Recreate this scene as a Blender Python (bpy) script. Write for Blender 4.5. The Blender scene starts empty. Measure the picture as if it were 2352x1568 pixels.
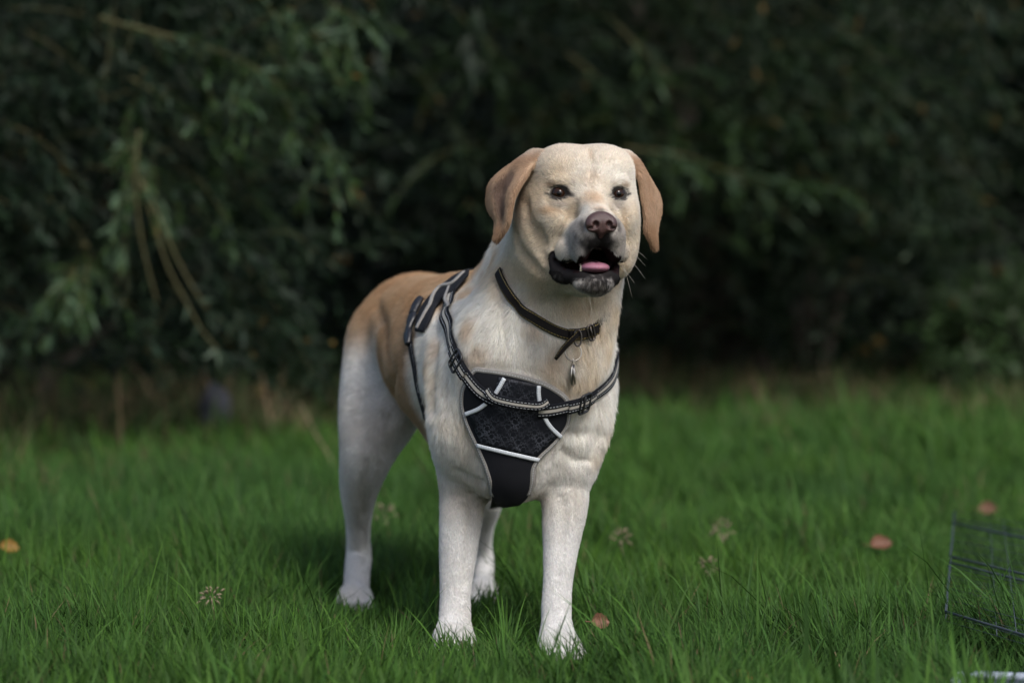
import bpy, bmesh, math, random
import numpy as np
from mathutils import Vector, Matrix
from mathutils.kdtree import KDTree
from mathutils.bvhtree import BVHTree

scene = bpy.context.scene
COL = scene.collection
PI = math.pi
rng = np.random.default_rng(7)

# ------------------------------------------------------------------ camera
FPX = 5550.0          # focal length in pixels of a 2352-wide frame (85 mm)
CAMH = 0.52           # lens height above the ground
HOR = 741.0           # horizon row in a 2352x1568 frame
cam_d = bpy.data.cameras.new('camera')
cam_d.sensor_width = 36.0
cam_d.lens = FPX / 2352.0 * 36.0
cam_d.shift_y = -(784.0 - HOR) / 2352.0
cam_d.clip_start = 0.05
cam_d.clip_end = 400.0
cam_d.dof.use_dof = True
cam_d.dof.focus_distance = 3.62
cam_d.dof.aperture_fstop = 2.8
cam = bpy.data.objects.new('camera', cam_d)
cam.location = (0, 0, CAMH)
cam.rotation_euler = (PI / 2, 0, 0)
COL.objects.link(cam)
scene.camera = cam

# ------------------------------------------------------------------ light
SUN_EL, SUN_AZ = math.radians(46), math.radians(152)   # azimuth measured from +y (away from camera) clockwise
world = bpy.data.worlds.new('World')
scene.world = world
world.use_nodes = True
wn = world.node_tree
wn.nodes.clear()
w_out = wn.nodes.new('ShaderNodeOutputWorld')
w_bg = wn.nodes.new('ShaderNodeBackground')
w_sky = wn.nodes.new('ShaderNodeTexSky')
w_sky.sky_type = 'NISHITA'
w_sky.sun_disc = False
w_sky.sun_elevation = SUN_EL
w_sky.sun_rotation = SUN_AZ
w_sky.air_density = 1.0
w_sky.dust_density = 3.0
w_sky.ozone_density = 1.0
w_bg.inputs['Strength'].default_value = 0.10
wn.links.new(w_sky.outputs[0], w_bg.inputs['Color'])
wn.links.new(w_bg.outputs[0], w_out.inputs['Surface'])
sun_d = bpy.data.lights.new('sun', 'SUN')
sun_d.energy = 1.5
sun_d.angle = math.radians(20)
sun_d.color = (1.0, 0.995, 0.985)
sun = bpy.data.objects.new('sun', sun_d)
sd = Vector((math.sin(SUN_AZ) * math.cos(SUN_EL), math.cos(SUN_AZ) * math.cos(SUN_EL), math.sin(SUN_EL)))
sun.rotation_euler = sd.to_track_quat('Z', 'Y').to_euler()
COL.objects.link(sun)
scene.view_settings.view_transform = 'Standard'
scene.view_settings.look = 'None'
scene.view_settings.exposure = 0.92
scene.view_settings.gamma = 1.0
scene.view_settings.use_curve_mapping = False
cy = scene.cycles
cy.use_denoising = True
cy.max_bounces = 6
cy.diffuse_bounces = 3
cy.glossy_bounces = 2
cy.transmission_bounces = 3
cy.transparent_max_bounces = 8
scene.cycles_curves.shape = 'RIBBONS'
scene.cycles_curves.subdivisions = 1

# ------------------------------------------------------------------ helpers
def W(px, py, d):
    """point seen at (px, py) of a 2352x1568 frame and standing d metres away"""
    return np.array([(px - 1176.0) / FPX * d, d, CAMH + (HOR - py) / FPX * d])

def GX(px, py, lift=0.0):
    """point on the ground seen at (px, py)"""
    d = FPX * (CAMH - lift) / (py - HOR)
    return np.array([(px - 1176.0) / FPX * d, d, lift])

def tag(o, label=None, cat=None, group=None, kind=None):
    if label: o['label'] = label
    if cat: o['category'] = cat
    if group: o['group'] = group
    if kind: o['kind'] = kind
    return o

def empty(name, loc, label=None, cat=None, group=None):
    o = bpy.data.objects.new(name, None)
    o.empty_display_size = 0.1
    o.location = loc
    COL.objects.link(o)
    return tag(o, label, cat, group)

def link(name, data, parent=None):
    o = bpy.data.objects.new(name, data)
    COL.objects.link(o)
    if parent is not None:
        o.parent = parent
        if parent.parent is None: o.matrix_parent_inverse = Matrix.Translation(-parent.location)
    return o

def mesh_np(name, V, faces, mat, parent=None, smooth=True, attrs=None, world_origin=None):
    """mesh object from numpy arrays; faces: list of int arrays (N,3) / (N,4)"""
    me = bpy.data.meshes.new(name)
    V = np.asarray(V, dtype=np.float32)
    if not isinstance(faces, (list, tuple)): faces = [faces]
    faces = [np.asarray(f, dtype=np.int32) for f in faces if len(f)]
    loops = np.concatenate([f.ravel() for f in faces])
    tot = np.concatenate([np.full(len(f), f.shape[1], dtype=np.int32) for f in faces])
    start = np.concatenate([[0], np.cumsum(tot)[:-1]]).astype(np.int32)
    me.vertices.add(len(V)); me.vertices.foreach_set('co', V.ravel())
    me.loops.add(len(loops)); me.loops.foreach_set('vertex_index', loops)
    me.polygons.add(len(tot)); me.polygons.foreach_set('loop_start', start)
    me.update(calc_edges=True)
    me.validate()
    if smooth: me.polygons.foreach_set('use_smooth', np.ones(len(me.polygons), dtype=bool))
    for an, (dom, arr) in (attrs or {}).items():
        arr = np.asarray(arr, dtype=np.float32)
        typ = 'FLOAT' if arr.ndim == 1 else 'FLOAT_COLOR'
        a = me.attributes.new(an, typ, dom)
        if typ == 'FLOAT': a.data.foreach_set('value', arr)
        else:
            if arr.shape[1] == 3: arr = np.concatenate([arr, np.ones((len(arr), 1), np.float32)], 1)
            a.data.foreach_set('color', arr.ravel())
    if mat: me.materials.append(mat)
    if name == '_tmp': return me
    o = link(name, me, parent)
    return o

def nodes_of(m):
    m.use_nodes = True
    nt = m.node_tree
    return nt, nt.nodes['Principled BSDF']

def mat_plain(name, col, rough=0.6, metal=0.0, spec=0.5, noise=0.0, scale=60.0, bump=0.0, bscale=400.0, sss=0.0, coat=0.0):
    m = bpy.data.materials.new(name)
    nt, b = nodes_of(m)
    b.inputs['Base Color'].default_value = (*col, 1)
    b.inputs['Roughness'].default_value = rough
    b.inputs['Metallic'].default_value = metal
    b.inputs['Specular IOR Level'].default_value = spec
    b.inputs['Coat Weight'].default_value = coat
    if sss:
        b.inputs['Subsurface Weight'].default_value = sss
        b.inputs['Subsurface Scale'].default_value = 0.006
    tc = nt.nodes.new('ShaderNodeTexCoord')
    if noise:
        n = nt.nodes.new('ShaderNodeTexNoise'); n.inputs['Scale'].default_value = scale; n.inputs['Detail'].default_value = 4
        nt.links.new(tc.outputs['Object'], n.inputs['Vector'])
        mx = nt.nodes.new('ShaderNodeMix'); mx.data_type = 'RGBA'
        mx.inputs['A'].default_value = (*[c * (1 - noise) for c in col], 1)
        mx.inputs['B'].default_value = (*[min(1, c * (1 + noise)) for c in col], 1)
        nt.links.new(n.outputs['Fac'], mx.inputs['Factor'])
        nt.links.new(mx.outputs['Result'], b.inputs['Base Color'])
    if bump:
        n2 = nt.nodes.new('ShaderNodeTexNoise'); n2.inputs['Scale'].default_value = bscale; n2.inputs['Detail'].default_value = 3
        nt.links.new(tc.outputs['Object'], n2.inputs['Vector'])
        bp = nt.nodes.new('ShaderNodeBump'); bp.inputs['Strength'].default_value = bump; bp.inputs['Distance'].default_value = 0.002
        nt.links.new(n2.outputs['Fac'], bp.inputs['Height'])
        nt.links.new(bp.outputs['Normal'], b.inputs['Normal'])
    return m

def mat_attr(name, attr, rough=0.6, spec=0.3, sheen=0.0, trans=0.0):
    """colour from a per-vertex / per-strand colour attribute"""
    m = bpy.data.materials.new(name)
    nt, b = nodes_of(m)
    a = nt.nodes.new('ShaderNodeAttribute'); a.attribute_name = attr
    nt.links.new(a.outputs['Color'], b.inputs['Base Color'])
    b.inputs['Roughness'].default_value = rough
    b.inputs['Specular IOR Level'].default_value = spec
    b.inputs['Sheen Weight'].default_value = sheen
    if trans:
        tr = nt.nodes.new('ShaderNodeBsdfTranslucent')
        nt.links.new(a.outputs['Color'], tr.inputs['Color'])
        ms = nt.nodes.new('ShaderNodeMixShader'); ms.inputs[0].default_value = trans
        out = nt.nodes['Material Output']
        nt.links.new(b.outputs[0], ms.inputs[1]); nt.links.new(tr.outputs[0], ms.inputs[2])
        nt.links.new(ms.outputs[0], out.inputs['Surface'])
    return m

def vnoise(P, scale, seed=0):
    """smooth value noise in -1..1 for points (N,3)"""
    Q = np.asarray(P, dtype=np.float64) * scale + seed * 17.31
    i = np.floor(Q).astype(np.int64); f = Q - i
    f = f * f * (3 - 2 * f)
    def h(x, y, z):
        n = (x * 374761393 + y * 668265263 + z * 2147483647 + seed * 1274126177) & 0xffffffff
        n = ((n ^ (n >> 13)) * 1274126177) & 0xffffffff
        return ((n ^ (n >> 16)) & 0xffff) / 32767.5 - 1.0
    r = 0
    for dx in (0, 1):
        for dy in (0, 1):
            for dz in (0, 1):
                w = (f[:, 0] if dx else 1 - f[:, 0]) * (f[:, 1] if dy else 1 - f[:, 1]) * (f[:, 2] if dz else 1 - f[:, 2])
                r = r + w * h(i[:, 0] + dx, i[:, 1] + dy, i[:, 2] + dz)
    return r

def smooth01(x, a, b):
    t = np.clip((x - a) / (b - a), 0, 1)
    return t * t * (3 - 2 * t)

def catmull(pts, n):
    """dense open Catmull-Rom through pts (K,D) -> (n,D), roughly even spacing"""
    P = np.asarray(pts, dtype=float)
    P = np.vstack([2 * P[0] - P[1], P, 2 * P[-1] - P[-2]])
    out = []
    m = 24
    for i in range(1, len(P) - 2):
        t = np.linspace(0, 1, m, endpoint=False)[:, None]
        a, b, c, d = P[i - 1], P[i], P[i + 1], P[i + 2]
        out.append(0.5 * ((2 * b) + (-a + c) * t + (2 * a - 5 * b + 4 * c - d) * t ** 2 + (-a + 3 * b - 3 * c + d) * t ** 3))
    out.append(P[-2][None])
    Q = np.vstack(out)
    s = np.concatenate([[0], np.cumsum(np.linalg.norm(np.diff(Q, axis=0), axis=1))])
    u = np.linspace(0, s[-1], n)
    return np.stack([np.interp(u, s, Q[:, k]) for k in range(Q.shape[1])], 1)

def unit(v):
    v = np.asarray(v, dtype=float)
    return v / np.maximum(np.linalg.norm(v, axis=-1, keepdims=True), 1e-9)

def tube_mesh(path, rad, seg=8, closed=False):
    """V, F of a tube round a path (N,3); rad scalar or (N,)"""
    P = np.asarray(path, dtype=float); N = len(P)
    R = np.full(N, rad) if np.isscalar(rad) else np.asarray(rad, dtype=float)
    T = np.gradient(P, axis=0)
    if closed: T = np.roll(P, -1, 0) - np.roll(P, 1, 0)
    T = unit(T)
    up = np.array([0, 0, 1.0]) if abs(T[0][2]) < 0.9 else np.array([1.0, 0, 0])
    u = unit(np.cross(T[0], up)); U = [u]
    for i in range(1, N):
        u = u - T[i] * np.dot(u, T[i]); u = u / max(np.linalg.norm(u), 1e-9); U.append(u)
    U = np.array(U); Vv = np.cross(T, U)
    a = np.linspace(0, 2 * PI, seg, endpoint=False)
    V = P[:, None] + R[:, None, None] * (np.cos(a)[None, :, None] * U[:, None] + np.sin(a)[None, :, None] * Vv[:, None])
    V = V.reshape(-1, 3)
    F = []
    M = N if closed else N - 1
    for i in range(M):
        j = (i + 1) % N
        for k in range(seg):
            F.append((i * seg + k, i * seg + (k + 1) % seg, j * seg + (k + 1) % seg, j * seg + k))
    F = np.array(F)
    if closed: return V, [F]
    c0, c1 = len(V), len(V) + 1
    V = np.vstack([V, P[0], P[-1]])
    T3 = [(c0, (k + 1) % seg, k) for k in range(seg)] + [(c1, (N - 1) * seg + k, (N - 1) * seg + (k + 1) % seg) for k in range(seg)]
    return V, [F, np.array(T3)]

class MB:
    """collects pieces for one mesh"""
    def __init__(s): s.V = []; s.F = {}; s.n = 0
    def add(s, V, faces):
        if not isinstance(faces, (list, tuple)): faces = [faces]
        for f in faces:
            f = np.asarray(f)
            if len(f): s.F.setdefault(f.shape[1], []).append(f + s.n)
        s.V.append(np.asarray(V, dtype=float)); s.n += len(V)
        return s
    def tube(s, path, rad, seg=8, closed=False): return s.add(*tube_mesh(path, rad, seg, closed))
    def build(s, name, mat, parent=None, smooth=True, attrs=None):
        return mesh_np(name, np.vstack(s.V), [np.vstack(v) for v in s.F.values()], mat, parent, smooth, attrs)
# ------------------------------------------------------------------ the dog: an implicit body, meshed as one surface
class Prim:
    def __init__(s, fn, k=0.02, op='add'): s.fn = fn; s.k = k; s.op = op

SHR = 0.0    # room left under the surface for the fur
def ell(c, r, R=None, k=0.02, op='add'):
    c = np.asarray(c, float); r = np.asarray(r, float) - (SHR if op == 'add' else 0)
    def f(P):
        q = P - c
        if R is not None: q = q @ R            # R columns are the ellipsoid's axes
        k0 = np.sqrt(((q / r) ** 2).sum(-1)); k1 = np.sqrt(((q / (r * r)) ** 2).sum(-1))
        return k0 * (k0 - 1) / np.maximum(k1, 1e-6)
    return Prim(f, k, op)

def cone(a, b, ra, rb, k=0.02, op='add', flat=None):
    """rounded cone; flat = (axis, factor) squeezes it along an axis"""
    if op == 'add': ra -= SHR; rb -= SHR
    a = np.asarray(a, float); b = np.asarray(b, float); ab = b - a; L2 = (ab * ab).sum()
    def f(P):
        q = P - a
        t = np.clip((q @ ab) / L2, 0, 1)
        dv = q - t[:, None] * ab
        if flat is not None:
            ax, fac = flat
            comp = dv @ ax
            dv = dv + (comp * (fac - 1))[:, None] * ax
        return np.sqrt((dv ** 2).sum(-1)) - (ra + t * (rb - ra))
    return Prim(f, k, op)

def cloud(S, r, k=0.006, op='add'):
    """thickened sheet given by dense samples S (M,3) with radii r (M,)"""
    S0 = S = np.asarray(S, float); kd_c = S.mean(0); kd_r = np.sqrt(((S - kd_c) ** 2).sum(-1)).max()
    rr = np.asarray(r, float) if not np.isscalar(r) else np.full(len(S), r)
    rr0 = rr
    def f(P, S=S, rr=rr):
        out = np.sqrt(((P - kd_c) ** 2).sum(-1)) - kd_r - rr0.max()
        near = out < 0.02
        if near.any():
            Q = P[near]; res = np.empty(len(Q))
            qc = Q.mean(0); qr = np.sqrt(((Q - qc) ** 2).sum(1)).max()
            ds = np.sqrt(((S0 - qc) ** 2).sum(1)); kp = ds <= ds.min() + 2 * qr + 0.012
            S = S0[kp]; rr = rr0[kp]
            for i in range(0, len(Q), 4000):
                q = Q[i:i + 4000]
                d = np.sqrt(np.maximum((q * q).sum(-1)[:, None] + (S * S).sum(-1)[None] - 2 * q @ S.T, 0)) - rr[None]
                m = d.min(1)
                # soft minimum over the samples keeps the sheet even
                res[i:i + 4000] = m - 0.001 * np.log(np.exp(-(d - m[:, None]) / 0.001).sum(1) / 3.0)
            out = out.copy(); out[near] = np.minimum(res, 0.05)
            out[~near] = np.maximum(out[~near], 0.02)
        return out
    return Prim(f, k, op)

def chain(pts, radii, k=0.02, op='add', sub=5):
    """one prim: a limb following a smooth curve with a smooth change of radius"""
    pts = np.asarray(pts, float); radii = np.asarray(radii, float) - SHR
    Q = catmull(np.concatenate([pts, np.asarray(radii, float)[:, None]], 1), (len(pts) - 1) * sub + 1)
    A, R = Q[:, :3], Q[:, 3]
    BA = np.diff(A, axis=0); L2 = (BA * BA).sum(1); RR = R[:-1] - R[1:]
    A2 = np.maximum(L2 - RR * RR, 1e-9); IL = 1.0 / L2
    def f(P):
        c = P.mean(0); br = np.sqrt(((P - c) ** 2).sum(1)).max()
        tc = np.clip(((c - A[:-1]) * BA).sum(1) / L2, 0, 1)
        dc = np.sqrt(((c - A[:-1] - tc[:, None] * BA) ** 2).sum(1)) - (R[:-1] - tc * RR)
        out = np.full(len(P), 9.0)
        for i in np.flatnonzero(dc - br <= dc.min() + br + 0.004):
            pa = P - A[i]
            y = pa @ BA[i]; z = y - L2[i]
            q = pa * L2[i] - y[:, None] * BA[i]
            x2 = (q * q).sum(1); y2 = y * y * L2[i]; z2 = z * z * L2[i]
            k_ = np.sign(RR[i]) * RR[i] * RR[i] * x2
            o = (np.sqrt(x2 * A2[i] * IL[i]) + y * RR[i]) * IL[i] - R[i]
            m1 = np.sign(z) * A2[i] * z2 > k_
            o1 = np.sqrt(x2 + z2) * IL[i] - R[i + 1]
            m2 = np.sign(y) * A2[i] * y2 < k_
            o2 = np.sqrt(x2 + y2) * IL[i] - R[i]
            np.minimum(out, np.where(m1, o1, np.where(m2, o2, o)), out=out)
        return out
    return Prim(f, k, op)

def smin(a, b, k):
    h = np.clip(0.5 + 0.5 * (b - a) / k, 0, 1)
    return b + (a - b) * h - k * h * (1 - h)

CELL = 0.04
def sdf_eval(prims, P):
    P = np.asarray(P, float)
    ci = np.floor(P / CELL).astype(np.int64)
    key = (ci[:, 0] + 512) * 1048576 + (ci[:, 1] + 512) * 1024 + (ci[:, 2] + 512)
    order = np.argsort(key, kind='stable')
    ks = key[order]
    cuts = np.flatnonzero(np.diff(ks)) + 1
    groups = np.split(order, cuts)
    C = np.array([(ci[g[0]] + 0.5) * CELL for g in groups])
    PV = np.stack([p.fn(C) for p in prims], 1)
    add = np.array([p.op == 'add' for p in prims])
    r = CELL * 0.87
    mn = PV[:, add].min(1)
    kk = np.array([p.k for p in prims])
    out = np.empty(len(P))
    for gi, g in enumerate(groups):
        use = np.where(add, PV[gi] - r <= mn[gi] + r + kk, PV[gi] < r + kk + 0.01)
        Q = P[g]; d = None
        for pi in np.flatnonzero(use):
            p = prims[pi]; v = p.fn(Q)
            if d is None:
                d = v if p.op == 'add' else np.full(len(Q), 1.0)
                continue
            d = smin(d, v, p.k) if p.op == 'add' else -smin(-d, v, p.k)
        out[g] = d
    return out

def sdf_grad(prims, P, e=0.0015):
    g = np.empty((len(P), 3))
    for k in range(3):
        o = np.zeros(3); o[k] = e
        g[:, k] = sdf_eval(prims, P + o) - sdf_eval(prims, P - o)
    return unit(g)

def sdf_mesh(prims, lo, hi, h):
    """naive surface nets on a sparse-filled grid -> V, quads"""
    lo = np.asarray(lo, float); hi = np.asarray(hi, float)
    B = 6                                     # fine cells per coarse block
    nb = np.ceil((hi - lo) / (h * B)).astype(int)
    n = nb * B + 1
    bc = np.stack(np.meshgrid(*[np.arange(k) for k in nb], indexing='ij'), -1).reshape(-1, 3)
    cen = lo + (bc + 0.5) * h * B
    v = sdf_eval(prims, cen)
    act = np.abs(v) < h * B * 0.87 * 1.35 + 0.012
    F = np.ones(n, dtype=np.float32)
    sgn = np.where(v < 0, -1.0, 1.0)
    F4 = np.repeat(np.repeat(np.repeat(sgn.reshape(nb), B, 0), B, 1), B, 2)
    F[:-1, :-1, :-1] = F4
    loc = np.stack(np.meshgrid(*[np.arange(B + 1)] * 3, indexing='ij'), -1).reshape(-1, 3)
    ids = []
    for b in bc[act]:
        ids.append(b * B + loc)
    ids = np.concatenate(ids)
    flat = np.unique((ids[:, 0] * n[1] + ids[:, 1]) * n[2] + ids[:, 2])
    ijk = np.stack([flat // (n[1] * n[2]), (flat // n[2]) % n[1], flat % n[2]], 1)
    F.ravel()[flat] = sdf_eval(prims, lo + ijk * h)
    S = F < 0
    # cells with a sign change
    def corner(A, i, j, k): return A[i:n[0] - 1 + i, j:n[1] - 1 + j, k:n[2] - 1 + k]
    cnt = np.zeros(n - 1, dtype=np.int8)
    for i in (0, 1):
        for j in (0, 1):
            for k in (0, 1): cnt += corner(S, i, j, k)
    cells = np.argwhere((cnt > 0) & (cnt < 8))
    idx = -np.ones(n - 1, dtype=np.int64)
    idx[tuple(cells.T)] = np.arange(len(cells))
    acc = np.zeros((len(cells), 3)); num = np.zeros(len(cells))
    corners = [(i, j, k) for i in (0, 1) for j in (0, 1) for k in (0, 1)]
    for a in corners:
        for ax in range(3):
            if a[ax] == 1: continue
            b = list(a); b[ax] = 1
            fa = F[cells[:, 0] + a[0], cells[:, 1] + a[1], cells[:, 2] + a[2]]
            fb = F[cells[:, 0] + b[0], cells[:, 1] + b[1], cells[:, 2] + b[2]]
            m = (fa < 0) != (fb < 0)
            t = np.where(m, fa / np.where(m, fa - fb, 1), 0)
            p = np.array(a, float)[None] + t[:, None] * (np.array(b, float) - np.array(a, float))[None]
            acc += p * m[:, None]; num += m
    V = lo + (cells + acc / num[:, None]) * h
    Q = []
    for ax in range(3):
        o1, o2 = [(1, 2), (2, 0), (0, 1)][ax]
        A = S
        sl0 = [slice(None)] * 3; sl1 = [slice(None)] * 3
        sl0[ax] = slice(0, -1); sl1[ax] = slice(1, None)
        ch = A[tuple(sl0)] != A[tuple(sl1)]
        e = np.argwhere(ch)
        e = e[(e[:, o1] > 0) & (e[:, o2] > 0) & (e[:, o1] < n[o1] - 1) & (e[:, o2] < n[o2] - 1)]
        inside = S[tuple(e.T)]
        def cid(d1, d2):
            c = e.copy(); c[:, o1] -= d1; c[:, o2] -= d2
            return idx[tuple(c.T)]
        q = np.stack([cid(1, 1), cid(0, 1), cid(0, 0), cid(1, 0)], 1)
        q[~inside] = q[~inside][:, ::-1]
        Q.append(q)
    Q = np.vstack(Q)
    return V, Q[(Q >= 0).all(1)]

def project(prims, P, off=0.0, it=3):
    P = np.array(P, float)
    for _ in range(it):
        g = sdf_grad(prims, P); P -= g * np.clip(sdf_eval(prims, P) - off, -0.02, 0.02)[:, None]
    return P

def raymarch(prims, px, py, off=0.0, d0=3.2, d1=5.2):
    """first point of the body (offset off) met by the rays through pixels"""
    px = np.atleast_1d(np.asarray(px, float)); py = np.atleast_1d(np.asarray(py, float))
    D = np.stack([(px - 1176) / FPX, np.ones_like(px), (HOR - py) / FPX], 1)
    t = np.full(len(px), d0); O = np.array([0, 0, CAMH])
    for _ in range(70):
        v = sdf_eval(prims, O + D * t[:, None]) - off
        t = np.minimum(t + np.clip(v, -0.01, 0.08) * 0.8, d1)
    return O + D * t[:, None], t < d1 - 1e-3
def WC(pts, k=0.02):
    """chain of rounded cones through (px, py, depth, radius in px)"""
    return [chain([W(*p[:3]) for p in pts], [p[3] * p[2] / FPX for p in pts], k)]

# head frame: a = the dog's left (image right), b = forward, c = up, origin midway between the eyes
HYAW, HPIT = math.radians(9.5), math.radians(0.0)
HO = W(1353, 441, 3.60)
hb = np.array([math.sin(HYAW) * math.cos(HPIT), -math.cos(HYAW) * math.cos(HPIT), math.sin(HPIT)])
ha = np.array([math.cos(HYAW), math.sin(HYAW), 0.0])
hc = np.cross(hb, ha) * -1.0
if hc[2] < 0: hc = -hc
HR = np.stack([ha, hb, hc], 1)
def H(a, b, c): return HO + HR @ np.array([a, b, c], float)
def toH(P): return (np.asarray(P) - HO) @ HR
def he(c, r, k=0.02, op='add', rx=0.0, rz=0.0):
    R = HR
    if rx or rz:
        R = HR @ np.array(Matrix.Rotation(rz, 3, 'Z') @ Matrix.Rotation(rx, 3, 'X'))
    return ell(H(*c), r, R, k, op)
def hcone(p, q, ra, rb, k=0.02, op='add', flat=None):
    if flat is not None: flat = (HR @ np.array(flat[0], float), flat[1])
    return cone(H(*p), H(*q), ra, rb, k, op, flat)

DOG = []
SHR = 0.0028
# torso
DOG += WC([(1190, 872, 3.82, 178), (1085, 830, 4.06, 191), (1000, 778, 4.30, 145), (962, 768, 4.44, 132)], 0.05)
DOG += WC([(1172, 1048, 3.80, 108), (1105, 985, 4.05, 112)], 0.05)
DOG += [ell(W(1200, 850, 3.745), (0.098, 0.075, 0.110), None, 0.04)]
DOG += [ell(W(1180, 985, 3.765), (0.070, 0.060, 0.100), None, 0.04)]
# neck and withers
DOG += WC([(1325, 520, 3.735, 126), (1276, 665, 3.77, 148), (1228, 790, 3.79, 178)], 0.04)
DOG += WC([(1300, 455, 3.78, 98), (1262, 560, 3.83, 112), (1155, 705, 3.98, 98), (1085, 800, 4.10, 150)], 0.05)
# hips and tail
DOG += WC([(962, 768, 4.44, 125), (945, 760, 4.52, 95), (905, 850, 4.62, 40), (872, 980, 4.68, 26), (850, 1080, 4.72, 14)], 0.04)
# hind leg on the near side
DOG += WC([(905, 800, 4.41, 112), (874, 930, 4.32, 94), (846, 1030, 4.27, 66), (826, 1115, 4.31, 47), (823, 1185, 4.38, 33),
           (823, 1240, 4.42, 29), (824, 1276, 4.43, 32), (820, 1320, 4.40, 31), (817, 1385, 4.35, 32)], 0.03)
DOG += WC([(935, 870, 4.30, 62), (905, 950, 4.25, 42)], 0.05)
# hind leg on the far side
DOG += WC([(1040, 800, 4.52, 108), (1075, 950, 4.42, 88), (1100, 1060, 4.38, 60), (1117, 1140, 4.42, 42), (1112, 1200, 4.48, 27),
           (1110, 1250, 4.52, 22), (1112, 1290, 4.53, 25), (1110, 1340, 4.50, 25), (1108, 1385, 4.44, 27)], 0.03)
# foreleg on the near side
DOG += WC([(1085, 790, 3.86, 88), (1068, 960, 3.79, 84), (1066, 1070, 3.83, 64), (1063, 1130, 3.84, 55), (1059, 1187, 3.83, 52),
           (1052, 1267, 3.82, 46), (1046, 1355, 3.81, 38), (1045, 1407, 3.80, 39), (1043, 1455, 3.78, 38)], 0.03)
# foreleg on the far side
DOG += WC([(1335, 815, 3.88, 80), (1329, 950, 3.81, 79), (1312, 1058, 3.80, 66), (1303, 1110, 3.80, 55), (1296, 1179, 3.79, 53),
           (1287, 1267, 3.77, 42), (1281, 1340, 3.75, 36), (1278, 1405, 3.73, 37), (1280, 1455, 3.71, 36)], 0.03)
# elbows
DOG += WC([(1085, 1085, 3.86, 52), (1090, 1120, 3.90, 40)], 0.03)
DOG += WC([(1290, 1080, 3.86, 52), (1288, 1120, 3.88, 38)], 0.03)
# sheath
DOG += WC([(968, 995, 4.20, 22), (985, 1045, 4.13, 21), (996, 1068, 4.10, 14)], 0.015)

def paw(px, py, d, r, yaw, sp=1.0):
    """four toes and a pad, ground at z=0"""
    c = W(px, py, d); c[2] = 0.0
    f = np.array([math.sin(yaw), -math.cos(yaw), 0]); s = np.array([math.cos(yaw), math.sin(yaw), 0])
    out = [ell(c + np.array([0, 0, 0.026]), (r * 1.0, r * 1.0, 0.026), None, 0.015)]
    for i, (o, l) in enumerate(((-1.5, 0.62), (-0.55, 1.0), (0.55, 1.0), (1.5, 0.62))):
        a = c + s * o * r * 0.42 * sp + f * r * 0.35 + np.array([0, 0, 0.024])
        b = c + s * o * r * 0.50 * sp + f * r * (0.55 + 0.55 * l) + np.array([0, 0, 0.016])
        out.append(cone(a, b, 0.0145, 0.0125, 0.006))
    return out
PAWS = [(1042, 1490, 3.775, 0.031, 0.15, (1043, 1455, 3.78, 38)), (1283, 1505, 3.695, 0.031, 0.35, (1280, 1455, 3.71, 36)),
        (815, 1415, 4.33, 0.030, 0.1, (817, 1385, 4.35, 31)), (1107, 1402, 4.42, 0.029, 0.2, (1108, 1385, 4.44, 27))]
for (px, py, d, r, yw, leg) in PAWS:
    DOG += paw(px, py, d, r, yw)
    c = W(px, py, d); c[2] = 0.03
    DOG.append(cone(W(*leg[:3]), c, leg[3] * leg[2] / FPX, r * 0.95, 0.015))

# head
DOG += [he((0, -0.058, 0.002), (0.077, 0.086, 0.0725), 0.03)]
for s in (-1, 1):
    DOG += [he((s * 0.034, -0.045, 0.034), (0.045, 0.055, 0.0410), 0.016),
            he((s * 0.050, -0.045, -0.045), (0.0375, 0.052, 0.058), 0.03),
            he((s * 0.042, -0.050, -0.095), (0.036, 0.050, 0.040), 0.03),
            he((s * 0.037, -0.002, 0.0165), (0.022, 0.020, 0.0105), 0.010),
            he((s * 0.046, -0.002, -0.036), (0.026, 0.024, 0.028), 0.02)]
DOG += [hcone((0, -0.015, -0.012), (0, 0.080, -0.044), 0.028, 0.0200, 0.022)]
for s in (-1, 1):
    DOG += [he((s * 0.016, 0.066, -0.062), (0.0225, 0.043, 0.026), 0.015),
            hcone((s * 0.024, 0.020, -0.064), (s * 0.019, 0.084, -0.071), 0.021, 0.0165, 0.015),
            he((s * 0.0255, 0.060, -0.086), (0.0165, 0.034, 0.0245), 0.010, rx=-0.12),
            he((s * 0.041, 0.024, -0.088), (0.0150, 0.030, 0.019), 0.012, rx=-0.25)]
SHR = 0.001
# lower jaw and lip
DOG += [hcone((0, -0.03, -0.118), (0, 0.056, -0.138), 0.038, 0.0165, 0.02),
        he((-0.005, 0.060, -0.1355), (0.031, 0.024, 0.0165), 0.010)]
SHR = 0.0
LIP = [(-.054, .004, -.100), (-.050, .022, -.120), (-.038, .046, -.1265), (-.019, .068, -.1245),
       (-.001, .074, -.1240), (.012, .070, -.1245), (.022, .058, -.128), (.026, .046, -.127), (.036, .020, -.112)]
LIPW = np.array([H(*p) for p in LIP])
DOG.append(chain(LIPW, [.0085, .0108, .0105, .0072, .0065, .0072, .0105, .0100, .006], 0.006))
# neck filling behind the cheeks
DOG.append(he((-0.050, -0.090, -0.065), (0.044, 0.052, 0.085), 0.05))
# open mouth
DOG += [he((-0.004, 0.060, -0.1115), (0.0215, 0.052, 0.0115), 0.004, 'sub', rx=-0.08),
        he((-0.002, 0.088, -0.1000), (0.0085, 0.026, 0.0105), 0.004, 'sub')]
for s in (-1, 1):
    DOG += [he((s * 0.048, 0.036, -0.1075), (0.016, 0.030, 0.0022), 0.004, 'sub', rx=-0.25)]
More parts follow.
